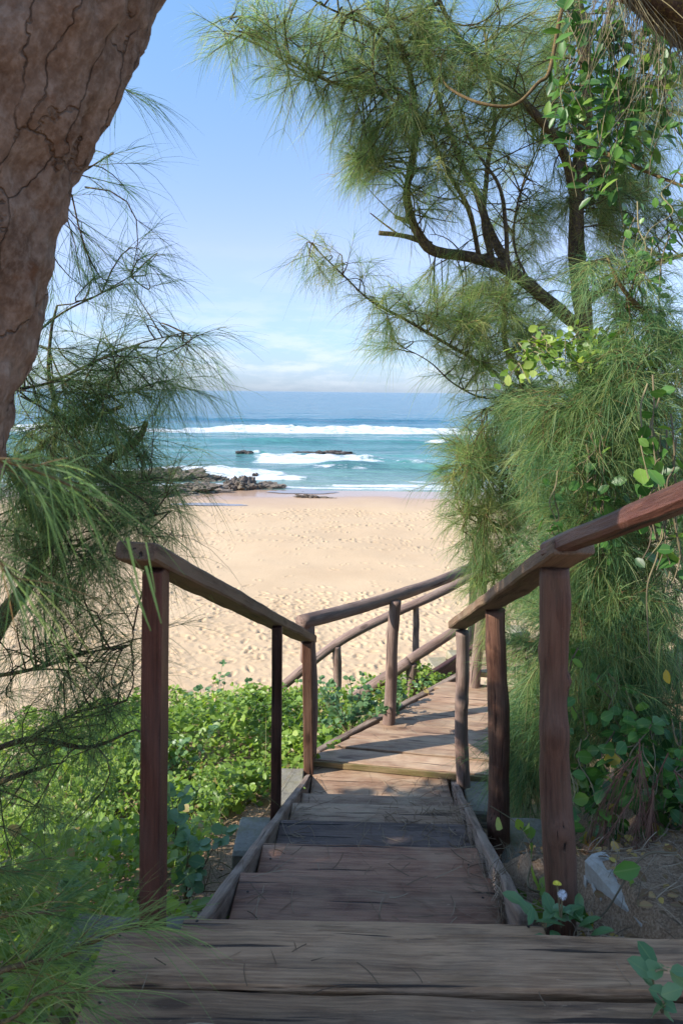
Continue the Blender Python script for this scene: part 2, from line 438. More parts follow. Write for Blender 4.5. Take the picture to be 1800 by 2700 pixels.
M = {}
M['tread'] = wood('tread_timber', (0.1012, 0.0413, 0.023), (0.2589, 0.1119, 0.0632), (0.4278, 0.2155, 0.1261), (0.4952, 0.3273, 0.2068), .45, 0, .55)
M['darktread'] = wood('blackened_tread_timber', (0.041, 0.0285, 0.0248), (0.1024, 0.0718, 0.0621), (0.2048, 0.1478, 0.1242), (0.3003, 0.2112, 0.1656), .3, 0, .75)
M['plank'] = wood('platform_timber', (0.0951, 0.0477, 0.024), (0.3201, 0.1656, 0.0792), (0.5884, 0.3368, 0.18), (0.5018, 0.3297, 0.204), .4, .08, .55)
M['deck'] = wood('deck_timber', (0.1395, 0.0748, 0.0445), (0.2944, 0.1794, 0.1111), (0.4493, 0.299, 0.1931), (0.5114, 0.4037, 0.2807), .5, .08, .6)
M['rail'] = wood('weathered_rail_timber', (0.0606, 0.0343, 0.0197), (0.1536, 0.0926, 0.0547), (0.2425, 0.1543, 0.093), (0.2182, 0.1612, 0.1094), .85, .25, .75)
M['redrail'] = wood('red_rail_timber', (0.0355, 0.012, 0.0081), (0.0975, 0.0338, 0.0231), (0.1774, 0.0752, 0.05), (0.1774, 0.1203, 0.0937), .25, 0, .42)
M['post'] = wood('red_post_timber', (0.0308, 0.0097, 0.0066), (0.0878, 0.0275, 0.0177), (0.158, 0.0586, 0.036), (0.2107, 0.124, 0.0886), .25, 0, .5)
M['log'] = wood('log_post_timber', (0.032, 0.0126, 0.0078), (0.1066, 0.0432, 0.0254), (0.1847, 0.0893, 0.0532), (0.1706, 0.1095, 0.0739), .4, .06, .6)
M['palelog'] = wood('sunbleached_log', (0.068, 0.0415, 0.0332), (0.187, 0.1162, 0.0913), (0.289, 0.1992, 0.1577), (0.2805, 0.2241, 0.1909), .5, .05, .65)
M['fascia'] = wood('mossy_fascia', (0.095, 0.068, 0.027), (0.2375, 0.17, 0.0765), (0.342, 0.255, 0.126), (0.285, 0.2295, 0.135), .4, .6, .7)
M['string'] = wood('grey_stringer_timber', (0.0602, 0.038, 0.0277), (0.1806, 0.1215, 0.0872), (0.3132, 0.2322, 0.1747), (0.3612, 0.285, 0.2299), .7, .0, .75)
M['concrete'] = stone('mossy_concrete', ((.1, .09, .065), (.2, .185, .145), (.31, .29, .24)), 7, .012, .45)
M['white'] = stone('flaking_white_concrete', ((.2, .17, .13), (.42, .4, .36), (.6, .58, .54)), 9, .012, .15)
M['kerb'] = stone('pale_concrete', ((.22, .2, .165), (.36, .335, .29), (.5, .475, .42)), 9, .01, .2)
M['masonry'] = stone('wall_stone', ((.16, .14, .09), (.3, .265, .18), (.42, .38, .28)), 5, .02, .4)
M['rock'] = stone('beach_rock', ((.035, .03, .026), (.13, .105, .085), (.27, .215, .165)), .9, .25, .25)
M['reef'] = stone('wet_reef_rock', ((.02, .016, .014), (.06, .045, .04), (.11, .085, .075)), .8, .25, .05, .5)
M['bigbark'] = bark('plated_bark', ((.075, .044, .028), (.185, .118, .078), (.245, .168, .118), (.35, .268, .205)), 1.5, .36)
M['bark'] = bark('casuarina_bark', ((.025, .017, .012), (.065, .045, .032), (.11, .078, .055), (.17, .125, .09)), 4, .7, .55)
M['twig'] = bark('casuarina_twig', ((.05, .03, .015), (.11, .07, .035), (.16, .11, .055), (.2, .15, .08)), 6, .4, .4)
M['needle'] = foliage('casuarina_needles', [(0, (.06, .11, .045)), (.35, (.105, .2, .075)), (.7, (.185, .3, .1)), (.93, (.32, .42, .15)), (1, (.32, .22, .1))], .62)
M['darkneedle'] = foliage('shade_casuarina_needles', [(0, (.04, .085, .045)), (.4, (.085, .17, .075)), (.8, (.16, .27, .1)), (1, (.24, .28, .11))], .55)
M['coolneedle'] = foliage('cool_casuarina_needles', [(0, (.035, .085, .042)), (.4, (.08, .18, .08)), (.8, (.16, .29, .105)), (.95, (.28, .38, .14)), (1, (.28, .19, .09))], .55)
M['leaf'] = foliage('groundcover_leaves', [(0, (.07, .14, .025)), (.4, (.16, .27, .04)), (.75, (.27, .38, .07)), (.95, (.38, .46, .13)), (1, (.34, .26, .1))], .45, .42, True)
M['greyleaf'] = foliage('greygreen_leaves', [(0, (.07, .16, .06)), (1, (.17, .28, .12))], .35, .4, True)
M['vineleaf'] = foliage('glossy_vine_leaves', [(0, (.025, .07, .02)), (.5, (.055, .15, .03)), (.85, (.11, .24, .04)), (.95, (.18, .29, .05)), (1, (.38, .28, .03))], .35, .4, True)
M['stem'] = foliage('vine_stems', [(0, (.1, .07, .04)), (1, (.2, .17, .08))], .0, .7)
M['deadleaf'] = foliage('dead_leaves', [(0, (.1, .055, .03)), (.5, (.24, .14, .06)), (.85, (.36, .22, .08)), (1, (.45, .33, .06))], .15, .7, True)
M['litter'] = foliage('dry_needles', [(0, (.09, .055, .03)), (.5, (.2, .135, .08)), (1, (.34, .26, .17))], .1, .8)
M['deadneedle'] = foliage('dead_brown_needles', [(0, (.09, .04, .025)), (.6, (.2, .095, .06)), (1, (.27, .15, .1))], .15, .8)

# ------------------------------------------------------------------ ground, sand, sea
def ground_d(x, y):
    """depth of the ground below eye level"""
    left = np.interp(y, [-8, 1.0, 1.9, 2.4, 3.4, 4.45, 5.2, 6.2, 7.5, 9.5, 13], [1.62, 1.68, 1.8, 2.02, 2.4, 2.72, 2.85, 3.05, 4.0, 5.4, 6.6])
    left = left + np.clip(-x - .9, 0, 3) * .16
    right = np.interp(y, [-8, 1.86, 2.3, 2.6, 3.2, 4.2, 6, 7.5, 9.5, 13], [1.40, 1.484, 1.56, 1.75, 2.25, 2.62, 2.85, 4.0, 5.4, 6.6])
    right = right - np.clip(x - .98, 0, 3) * .42 * np.clip((y - 2.25) / .5, 0, 1) * np.clip((7.5 - y) / 2, 0, 1)
    right = right + .15 * np.clip((.915 - .2 * (y - 2.1) - x) / .05, 0, 1) * np.clip((y - 1.96) / .06, 0, 1) * np.clip((2.45 - y) / .12, 0, 1)
    k = np.clip((x - .61) / .1, 0, 1); k = k * k * (3 - 2 * k)
    plat = (np.clip((2.0 - y) / .05, 0, 1)) * np.clip((1.0 + .1 * n2(x, y, 4.0, 71, 3) - np.clip(1.9 - y, 0, 1) * -.25 - x) / .1, 0, 1) * np.clip((x + .7) / .1, 0, 1)
    d = left * (1 - k) + right * k
    return np.where(plat > 0, d * (1 - plat) + np.maximum(d, 1.62) * plat, d)
def sand_z(x, y):
    return EYE - np.interp(y, [6, 9, 12, 20, 36, 42, 47, 60], [5.3, 5.55, 5.72, 5.85, 6.0, 6.08, 6.3, 7.5])
xs = np.concatenate([np.linspace(-40, -3.2, 50)[:-1], np.linspace(-3.2, 3.2, 214), np.linspace(3.2, 40, 50)[1:]])
ys = np.concatenate([np.linspace(-12, .8, 20)[:-1], np.linspace(.8, 7.5, 224), np.linspace(7.5, 13, 40)[1:]])
X, Y = np.meshgrid(xs, ys)
Z = EYE - ground_d(X, Y) + .018 * n2(X, Y, 3.5, 5) + .008 * n2(X, Y, 22, 9, 3)
g = MB(); g.add(np.stack([X, Y, Z], -1), grid_faces(len(ys), len(xs)))
m, n, l, b = mat('sandy_soil')
tcn = n.new('ShaderNodeTexCoord').outputs['Object']
a1 = noise(n, l, tcn, 4, 6, .65); a2 = noise(n, l, tcn, 120, 4, .7); a3 = noise(n, l, tcn, 34, 4, .6, (1, 1, 1), 5)
r1 = ramp(n, [(.35, (.17, .1, .055)), (.6, (.36, .23, .13))]); l(a1.outputs[0], r1.inputs[0])
r2 = ramp(n, [(.38, (.08, .048, .028)), (.5, (.3, .19, .11)), (.64, (.5, .36, .24))]); l(a2.outputs[0], r2.inputs[0])
l(mixc(n, l, .55, r1.outputs[0], r2.outputs[0]), b.inputs['Base Color']); b.inputs['Roughness'].default_value = .95
l(bump(n, l, math_(n, l, 'ADD', a2.outputs[0], a3.outputs[0]), .8, .012), b.inputs['Normal'])
tag(g.build('ground', m), kind='structure')

# beach: trodden dry sand with footprints, smooth damp sand by the water
xs = np.concatenate([np.linspace(-130, -17, 60)[:-1], np.linspace(-17, -9, 80)[:-1], np.linspace(-9, 9, 500), np.linspace(9, 17, 80)[1:], np.linspace(17, 130, 60)[1:]])
ys = np.concatenate([np.linspace(7.5, 11, 30)[:-1], np.linspace(11, 20, 270)[:-1], np.linspace(20, 24, 80)[:-1], np.linspace(24, 41, 170)[:-1], np.linspace(41, 60, 40)])
X, Y = np.meshgrid(xs, ys)
Z = sand_z(X, Y)
tram = np.clip((19.5 + 1.2 * n2(X, Y, .18, 3, 2) - Y - .12 * X) / 2.0, 0, 1)
tram2 = np.exp(-((Y - 30.5 - .5 * n2(X, Y, .2, 8, 2)) / 2.6) ** 2)
Z = Z + .05 * n2(X, Y, .35, 31, 3) * np.clip((40 - Y) / 10, 0, 1)
rough_ = n2(X, Y, 2.2, 41, 4, .6)
Z = Z + tram * (.5 + .5 * np.clip(.5 + n2(X, Y, .5, 43, 2), 0, 1)) * (.013 * n2(X, Y, 5.5, 41, 3, .6) + .012 * -np.abs(n2(X, Y, 3.2, 61, 3)))
def stamp(cnt, y0, y1, x0, x1, depth, size, seed):
    global Z
    rg = np.random.default_rng(seed)
    for k in range(cnt):
        cx, cy = rg.uniform(x0, x1), rg.uniform(y0, y1)
        th = rg.uniform(0, 3.14); a_, b_ = size * rg.uniform(.9, 1.5), size * rg.uniform(.5, .8)
        i0, i1 = np.searchsorted(ys, [cy - 3 * a_, cy + 3 * a_]); j0, j1 = np.searchsorted(xs, [cx - 3 * a_, cx + 3 * a_])
        if i1 <= i0 or j1 <= j0: continue
        dx, dy = X[i0:i1, j0:j1] - cx, Y[i0:i1, j0:j1] - cy
        u_, v_ = dx * math.cos(th) + dy * math.sin(th), -dx * math.sin(th) + dy * math.cos(th)
        r2_ = (u_ / a_) ** 2 + (v_ / b_) ** 2
        Z[i0:i1, j0:j1] += depth * rg.uniform(.5, 1.2) * (-np.exp(-r2_) + .55 * np.exp(-((np.sqrt(r2_) - 1.7) / .5) ** 2))
def one(cx, cy, a_, b_, th, dep):
    i0, i1 = np.searchsorted(ys, [cy - 3 * a_, cy + 3 * a_]); j0, j1 = np.searchsorted(xs, [cx - 3 * a_, cx + 3 * a_])
    if i1 <= i0 or j1 <= j0: return
    dx, dy = X[i0:i1, j0:j1] - cx, Y[i0:i1, j0:j1] - cy
    u_, v_ = dx * math.cos(th) + dy * math.sin(th), -dx * math.sin(th) + dy * math.cos(th)
    r_ = np.sqrt((u_ / a_) ** 2 + (v_ / b_) ** 2)
    Z[i0:i1, j0:j1] += dep * (-np.exp(-r_ ** 4) + .45 * np.exp(-((r_ - 1.6) / .45) ** 2))
def trails(cnt, y0, y1, x0, x1, steps, dep, seed, size=.12, along=None):
    rg = np.random.default_rng(seed)
    for k in range(cnt):
        px_, py_ = rg.uniform(x0, x1), rg.uniform(y0, y1); h_ = rg.uniform(0, 6.28) if along is None else along + rg.normal() * .35
        for q in range(int(steps * rg.uniform(.5, 1.3))):
            h_ += rg.normal() * .09; px_ += .62 * math.cos(h_) + rg.normal() * .03; py_ += .62 * math.sin(h_) + rg.normal() * .03
            if not y0 - 1 < py_ < y1 + 1: break
            sd_ = .1 if q % 2 else -.1
            one(px_ - sd_ * math.sin(h_), py_ + sd_ * math.cos(h_), size * rg.uniform(.85, 1.15), size * .45, h_ + rg.normal() * .15, dep * rg.uniform(.5, 1.2))
trails(70, 11, 19.5, -9, 9, 26, .035, 21)
trails(30, 11, 19, 0, 4, 16, .03, 22, .12, 1.6)
trails(26, 25, 34, -14, 14, 40, .055, 23, .13, 0.1)
trails(9, 18, 27, -10, 10, 14, .03, 24)
stamp(1500, 11, 19.5, -9, 9, .02, .06, 1)
stamp(160, 18, 26, -12, 13, .025, .07, 2)
stamp(260, 26, 35, -15, 15, .05, .085, 3)
g = MB(); g.add(np.stack([X, Y, Z], -1), grid_faces(len(ys), len(xs)), None, None, np.clip((Y + .8 * n2(X, Y, .12, 77, 3) + .9 * n2(X, Y, .5, 78, 3) - 34.5) / 4.5, 0, 1))
m, n, l, b = mat('beach_sand')
tcn = n.new('ShaderNodeTexCoord').outputs['Object']
wet = attr(n, 'var').outputs['Fac']
a1 = noise(n, l, tcn, .35, 5, .6); a2 = noise(n, l, tcn, 28, 5, .7); a3 = noise(n, l, tcn, 2.4, 4, .6)
r1 = ramp(n, [(.35, (.465, .325, .188)), (.65, (.54, .395, .24))]); l(a1.outputs[0], r1.inputs[0])
r2 = ramp(n, [(.3, (.38, .25, .135)), (.6, (.51, .37, .225)), (.8, (.59, .46, .31))]); l(a2.outputs[0], r2.inputs[0])
col = mixc(n, l, .4, r1.outputs[0], r2.outputs[0])
deb = noise(n, l, tcn, 9, 3, .5, (1, 1, 1), 3); dr = ramp(n, [(.71, (0, 0, 0)), (.75, (1, 1, 1))]); l(deb.outputs[0], dr.inputs[0])
col = mixc(n, l, math_(n, l, 'MULTIPLY', dr.outputs[0], .55), col, (.14, .085, .05))
col = mixc(n, l, wet, col, (.4, .27, .185))
l(col, b.inputs['Base Color'])
rr = ramp(n, [(0, (.95,) * 3), (.75, (.6,) * 3), (1, (.22,) * 3)]); l(wet, rr.inputs[0]); l(rr.outputs[0], b.inputs['Roughness'])
dry = math_(n, l, 'SUBTRACT', 1.0, wet)
l(bump(n, l, math_(n, l, 'MULTIPLY', math_(n, l, 'ADD', a2.outputs[0], a3.outputs[0]), dry), .5, .02), b.inputs['Normal'])
tag(g.build('beach_sand', m), kind='structure')

SEA = EYE - 6.08
t = np.linspace(-1, 1, 560)
ys = np.concatenate([np.arange(41, 75, .22), np.arange(75, 170, .42), np.geomspace(170, 45000, 90)])
T_, Y = np.meshgrid(t, ys)
X = T_ * (52 + .78 * Y)
H = .1 * n2(X, Y * 2.2, .12, 5, 4) * np.clip((Y - 44) / 8, 0, 1)
F = np.zeros_like(X)
def breaker(yc, amp, wid, h, x0, x1, seed, foam=1.0, tail=5.0, soft=3.0, face=.8):
    """a breaking crest: steep towards the beach, white on the face, streaks behind"""
    global H, F
    yy = yc + amp * n2(X, X * 0, .03, seed, 3)
    m_ = 1 / (1 + np.exp(-(X - x0) / soft)) / (1 + np.exp((X - x1) / soft))
    dd = Y - yy
    hh = h * (.72 + .45 * n2(X, X * 0, .11, seed + 1, 3) + .3 * foam * n2(X, Y, .8, seed + 6, 3)) * m_
    H = H + hh * np.where(dd < 0, np.exp(-(dd / (wid * .55)) ** 2), np.exp(-(dd / (wid * 1.4)) ** 2))
    nzv = .5 + .5 * n2(X, Y, .35, seed + 2, 5, .6)
    edge = np.where(dd < 0, np.exp(-np.maximum(-dd - wid * face, 0) / (wid * .4)), np.exp(-np.maximum(dd - wid * .15, 0) / (wid * .3)))
    trail = np.exp(-np.maximum(dd, 0) / tail) * (dd > 0) * .5 * nzv
    F = np.maximum(F, m_ * foam * np.clip(edge * (.55 + .75 * nzv) + trail * .7, 0, 1.2))
breaker(103, 3, 2.5, .9, -70, 120, 3, 1.05, 1.2, 6, 1.3)
breaker(142, 3, 4.5, .6, -200, 25, 13, 0.0)
breaker(190, 5, 8, .4, -300, 300, 23, 0.0)
breaker(82, 2, 2.4, .5, -60, 90, 33, .18, 3)
breaker(63, 1.2, 2.0, .75, -7.5, 3.5, 43, 1.1, 5, .9, 2.2)
breaker(66, .6, .9, .8, -8.6, -7.6, 47, 1.0, 1, .35)
breaker(55.5, .8, 1.6, .5, -1.2, 12, 53, .25, 2, .7)
breaker(54.8, .5, 1.1, .62, -1.8, 2.2, 57, 1.1, 3, .7)
breaker(58, .4, .9, .45, 4.6, 7.2, 59, .85, 3, .5)
breaker(49.5, .8, 1.3, .5, -16, -4.2, 63, 1.1, 5, .8, 1.8)
breaker(47.5, .4, .9, .38, -4.2, -2.2, 67, 1.0, 2, .4)
breaker(80, .5, .8, .35, 10, 13, 69, .9, 1.5, .5)
breaker(86, .5, .8, .3, -8, -3, 71, .5, 1.5, .7)
breaker(62, .6, 1.0, .4, 14, 26, 73, .9, 3, 1)
breaker(44.2, .35, .5, .1, -1, 60, 83, .9, 1.0, 2)
breaker(46.4, .6, .6, .15, 2, 60, 87, .6, 2.0, 2)
breaker(43.8, .4, .8, .1, -40, -3, 89, .55, 3.0, 2)
lace = np.clip(1 - np.abs(n2(X, Y * 1.6, .22, 91, 4, .6)) * 3.6, 0, 1) * np.clip((74 - Y) / 14, 0, 1) * np.clip(.7 + n2(X, Y, .06, 95, 2), 0, 1)
F = np.maximum(F, .8 * lace)
F = np.maximum(F, .8 * np.exp(-((Y - 43.4 - .5 * n2(X, X * 0, .12, 99, 3)) / .5) ** 2))
g = MB(); g.add(np.stack([X, Y, SEA + H], -1), grid_faces(len(ys), len(t)), None, None, F)
m, n, l, b = mat('sea_water')
geo = n.new('ShaderNodeNewGeometry').outputs['Position']
sp = n.new('ShaderNodeSeparateXYZ'); l(geo, sp.inputs[0])
mr_ = n.new('ShaderNodeMapRange'); l(sp.outputs[1], mr_.inputs[0]); mr_.inputs[1].default_value = 42; mr_.inputs[2].default_value = 260
c1 = ramp(n, [(0, (.17, .25, .22)), (.07, (.07, .205, .19)), (.25, (.05, .175, .185)), (.42, (.036, .145, .205)), (1, (.04, .14, .205))]); l(mr_.outputs[0], c1.inputs[0])
pat = noise(n, l, geo, 1, 5, .6, (.05, .16, .2)); pr = ramp(n, [(.35, (.62, .66, .7)), (.65, (1.3, 1.25, 1.2))]); l(pat.outputs[0], pr.inputs[0])
col = mixc(n, l, .8, c1.outputs[0], pr.outputs[0], 'MULTIPLY')
f = attr(n, 'var').outputs['Fac']
fn = noise(n, l, geo, 1, 6, .7, (1.1, 2.0, 2.2)); ff = math_(n, l, 'ADD', f, math_(n, l, 'MULTIPLY', math_(n, l, 'SUBTRACT', fn.outputs[0], .5), 1.1))
fr = ramp(n, [(.45, (0, 0, 0)), (.62, (1, 1, 1))]); l(ff, fr.inputs[0])
fnz = noise(n, l, geo, 1, 6, .7, (.9, 1.6, 3), 8); fcol = ramp(n, [(.36, (.36, .43, .46)), (.58, (.62, .64, .65))]); l(fnz.outputs[0], fcol.inputs[0])
l(mixc(n, l, fr.outputs[0], col, fcol.outputs[0]), b.inputs['Base Color'])
rr = ramp(n, [(0, (.16,) * 3), (1, (.9,) * 3)]); l(fr.outputs[0], rr.inputs[0]); l(rr.outputs[0], b.inputs['Roughness'])
b.inputs['IOR'].default_value = 1.33
w1 = noise(n, l, geo, 1, 5, .62, (.5, 1.1, 1)); w2 = noise(n, l, geo, 1, 4, .6, (.07, .2, .2))
nb = bump(n, l, w2.outputs[0], 1.0, 2.2); nb = bump(n, l, w1.outputs[0], .9, .28, nb); nb = bump(n, l, fr.outputs[0], .5, .12, nb)
l(nb, b.inputs['Normal'])
tag(g.build('sea', m), kind='structure')

# shallow pools left on the damp sand
m, n, l, b = mat('pool_water'); b.inputs['Base Color'].default_value = (.22, .17, .14, 1); b.inputs['Roughness'].default_value = .04
for k, (px, py, rx, ry, lab) in enumerate([(478, 1161, 2.0, .42, 'narrow shallow pool on damp sand in front of the rocks'), (695, 1129, 2.2, .9, 'broad shallow pool at the foot of the brown rock ledge')]):
    d = 6.03 * 1568 / (py - 900 - (px - 784) * .0113)
    p = at(px, py, d); a = np.linspace(0, 2 * np.pi, 60, endpoint=False)
    rad = 1 + .3 * n2(np.cos(a) * 1.5 + k * 9, np.sin(a) * 1.5, 1, 3 + k, 3)
    rings_ = [np.stack([p[0] + rx * s_ * rad * np.cos(a), p[1] + ry * s_ * rad * np.sin(a)], -1) for s_ in (.05, .5, 1)]
    V = np.vstack(rings_); zc = sand_z(V[:, 0], V[:, 1]).max() + .03
    V = np.column_stack([V, np.full(len(V), zc)])
    i = np.arange(2)[:, None] * 60; j = np.arange(60)[None]
    g = MB(); g.add(V, np.stack([i + j, i + (j + 1) % 60, i + 60 + (j + 1) % 60, i + 60 + j], -1).reshape(-1, 4), None)
    tag(g.build('tide_pool', m), lab, 'pool', kind='structure')

# ------------------------------------------------------------------ rocks
def rock(p, sx, sy, sz, seed, material, label, rough=.35, name='rock', ledges=True, group=None):
    nu, nv = 90, 46
    u = np.linspace(0, 2 * np.pi, nu, endpoint=False); v = np.linspace(-.5, 1.45, nv)
    U, Vv = np.meshgrid(u, v)
    D = np.stack([np.cos(U) * np.cos(Vv), np.sin(U) * np.cos(Vv), np.sin(Vv)], -1)
    rr = 1 + rough * fbm(D + seed, 1.3, seed, 2) + rough * .9 * fbm(D + seed, 4, seed + 5, 4, .6)
    V = D * rr[..., None] * [sx, sy, sz]
    if ledges:
        V[..., 2] += sz * .25 * np.abs(fbm(V * [1 / sx, 2 / sy, 1], 3.2, seed + 9, 3, .6))
        V[..., 2] = np.maximum(V[..., 2], -sz * .3)
    i = np.arange(nv - 1)[:, None] * nu; j = np.arange(nu)[None]
    Q = np.stack([i + j, i + (j + 1) % nu, i + nu + (j + 1) % nu, i + nu + j], -1).reshape(-1, 4)
    V = V.reshape(-1, 3); top = V[-nu:].mean(0)
    V = np.vstack([V, top]); jj = np.arange(nu)
    mb = MB(); mb.add(V + p, Q, np.stack([(nv - 1) * nu + jj, (nv - 1) * nu + (jj + 1) % nu, np.full(nu, nu * nv)], 1))
    o = mb.build(name, material, None, smooth=False)
    c = np.array(p); 
    o.data.transform(Matrix.Translation(-Vector(c))); o.location = c
    return tag(o, label, 'rock', group)
def onsand(px, d, dz=0):
    p = at(px, 900, d); return np.array([p[0], d, float(sand_z(p[0], d)) + dz])
def onsea(px, d, dz=0):
    p = at(px, 900, d); return np.array([p[0], d, SEA + dz])
rock(onsand(385, 46.2, .05), 2.7, 1.3, .72, 3, M['rock'], 'large dark jagged rock at the water line, beside white surf')
rock(onsand(465, 46.5, .05), 1.7, 1.0, .42, 8, M['rock'], 'low dark rock between the large jagged rock and the brown ledge')
rock(onsand(310, 46.8, .05), 2.2, 1.3, .55, 5, M['rock'], 'dark rock at the water line half hidden by casuarina needles')
rock(onsand(553, 42.6, 0), 1.0, 1.0, .62, 12, M['rock'], 'brown furrowed boulder standing at the edge of the damp sand', .24)
rock(onsand(603, 43.0, 0), 1.4, .7, .3, 15, M['rock'], 'low ridge of brown rock running from the boulder into the wash', .26)
rock(onsand(445, 40.8, 0), 1.8, 1.0, .38, 21, M['rock'], 'flat greyish rock shelf on the sand in front of the dark rocks')
rock(onsand(378, 39.4, -.05), 1.6, .9, .34, 26, M['rock'], 'mossy low rock nearest the stairs in the outcrop')
rock(onsand(320, 40.2, -.05), 1.5, .9, .34, 29, M['rock'], 'rounded rock at the left end of the outcrop behind needles')
rock(onsand(716, 38.9, -.06), .9, .3, .15, 33, M['rock'], 'small crumbly heap of stones alone on the bare sand', .5)
rock(onsea(563, 65, -.12), .95, .6, .42, 41, M['reef'], 'small dark reef rock in the surf, left of the long reef')
rock(onsea(745, 66.5, -.16), 2.5, .6, .4, 44, M['reef'], 'long low dark reef breaking the surface behind the foam')
rock(onsea(588, 48.3, 0), .2, .18, .2, 52, M['reef'], 'small pointed dark rock standing in the wash beside the surf', .5)

# ------------------------------------------------------------------ wooden platform, stairs, landing
def lvl(px, py, D):
    """point on the horizontal plane D below the eye"""
    q = at(px, py, 1.0) - [0, 0, EYE]; return q * (D / -q[2]) + [0, 0, EYE]
YAW = R(-1.3)
sdx, sdy = math.cos(YAW), math.sin(YAW)
def plank(mb, x0, x1, yc, w, ztop, th, yaw=YAW, var=.5, **k):
    """board lying across the walkway, centred on yc at x = .13"""
    sl = math.tan(yaw)
    beam(mb, (x0, yc + (x0 - .13) * sl, ztop - th / 2), (x1, yc + (x1 - .13) * sl, ztop - th / 2), w, th, side=(-math.sin(yaw), math.cos(yaw), 0), var=var, **k)
    for xe in (x0 + .05, x1 - .05):
        for q in (-.28, .28):
            cx, cy = xe + random.uniform(-.012, .012), yc + (xe - .13) * sl + q * w + random.uniform(-.01, .01)
            a = np.linspace(0, 2 * np.pi, 9, endpoint=False)
            V = np.vstack([[cx, cy, ztop + .0024], np.column_stack([cx + .0048 * np.cos(a), cy + .0048 * np.sin(a), np.full(9, ztop + .0016)])])
            jj = np.arange(9); mb.add(V, None, np.stack([np.zeros(9, int), 1 + jj, 1 + (jj + 1) % 9], 1), None, -.27)
t_ = thing('platform', (.3, 1.6, EYE - 1.56), 'wooden platform of wide dark planks at the top of the stairs', 'platform')
g = MB(); plank(g, -.63, 1.32, 1.808, .185, EYE - 1.5, .045, R(-.3), .5, bev=.008, wob=.004); g.build('plank', M['plank'], t_)
g = MB(); plank(g, -.615, 1.35, 1.606, .205, EYE - 1.505, .045, R(-.8), .3, bev=.008, wob=.004); g.build('plank', M['plank'], t_)
g = MB(); plank(g, -.61, 1.36, 1.385, .205, EYE - 1.507, .045, R(-.8), .4, bev=.008, wob=.004); g.build('plank', M['plank'], t_)
g = MB(); plank(g, -.44, .6, 1.945, .075, EYE - 1.535, .05, R(-.4), .6, bev=.006); g.build('plank', M['plank'], t_)

st = thing('staircase', (.2, 3.2, EYE - 2.6), 'flight of shallow wooden stairs going down between grey stringers to the landing', 'stairs')
edges = [(1.99, 1.56), (2.42, 1.71), (2.82, 1.87), (3.25, 2.045), (3.60, 2.175), (3.98, 2.345), (4.55, 2.49)]
for k in range(1, len(edges)):
    y0, y1 = edges[k - 1][0] - .05, edges[k][0]
    D = edges[k][1]
    xm = .127 + (y1 - 2.4) * .077
    ym_ = (y0 + y1) / 2; x0, x1 = -.38 + (ym_ - 1.925) * .088 + .012, .535 + (ym_ - 1.985) * .08 - .01
    g = MB()
    cut = [(y0, y1)] if k in (1, 2, 6) else [(y0, (y0 + y1) / 2 - .003), ((y0 + y1) / 2 + .003, y1)]
    for (a_, b_) in cut:
        plank(g, x0, x1, (a_ + b_) / 2 - .0, b_ - a_, EYE - D + random.uniform(-.003, .003), .04, YAW, [.5, .42, .62, .5, .5, .4, .6][k], seg=30)
    g.build('tread', [0, M['tread'], M['tread'], M['darktread'], M['deck'], M['deck'], M['deck']][k], st)
for sx_, mtl in ((-1, 'string'), (1, 'string')):
    g = MB()
    o = .447 + .026
    if sx_ < 0: a_, b_ = (-.402, 1.925, EYE - 1.61), (-.183, 4.42, EYE - 2.575)
    else: a_, b_ = (.557, 1.985, EYE - 1.615), (.752, 4.42, EYE - 2.6)
    beam(g, a_, b_, .04, .17, side=(1, -.08, 0), var=.55, seg=60, wob=.004)
    g.build('stringer', M[mtl], st)

# landing: boards laid across, running away to the right
LD = 2.44
lt = thing('landing_deck', (.6, 5.2, EYE - 2.6), 'sunlit wooden landing deck with striped post shadows at the foot of the stairs', 'deck')
def edge_x(y): return np.interp(y, [4.4, 5.03, 5.6, 6.1, 7], [-.17, .33, .78, 1.02, 1.75])
yb = 4.45
bw = [.17, .135, .14, .14, .135, .14, .14, .14, .14, .14]
for k, w_ in enumerate(bw):
    yc = yb + w_ / 2
    g = MB()
    z_ = EYE - LD + (0 if k == 0 else .012 if k in (1, 2) else .004) + random.uniform(-.003, .003)
    yaw = R(-8.5 - k * .25)
    xl = edge_x(yc) - .02
    sl = math.tan(yaw)
    x1 = .99 if k == 0 else 2.3
    def pt(x): return (x, yc + (x - .4) * sl, z_ - .0225)
    beam(g, pt(xl if k else -.12), pt(x1), w_ - .005, .045, side=(-math.sin(yaw), math.cos(yaw), 0), var=random.uniform(.35, .75), bev=.003, seg=40, wob=.002, shear=.8)
    if k == 0: pass
    g.build('board', M['deck'], lt)
    yb += w_
g = MB(); sl = math.tan(R(-8.5)); y_ = 4.45 + .0 - .008
beam(g, (-.17, y_ + (-.17 - .4) * sl, EYE - LD - .026), (.985, y_ + (.985 - .4) * sl, EYE - LD - .026), .012, .036, side=(-math.sin(R(-8.5)), math.cos(R(-8.5)), 0), bev=.002, wob=.002); g.build('fascia', M['fascia'], lt)
g = MB()
beam(g, (-.14, 4.66, EYE - LD - .075), (1.12, 6.05, EYE - LD - .085), .05, .14, side=(.7, -.7, 0)); g.build('joist', M['string'], lt)
g = MB()
beam(g, (.9, 4.46, EYE - LD - .12), (2.0, 4.3, EYE - LD - .12), .05, .14, side=(.1, .9, 0)); g.build('joist', M['string'], lt)

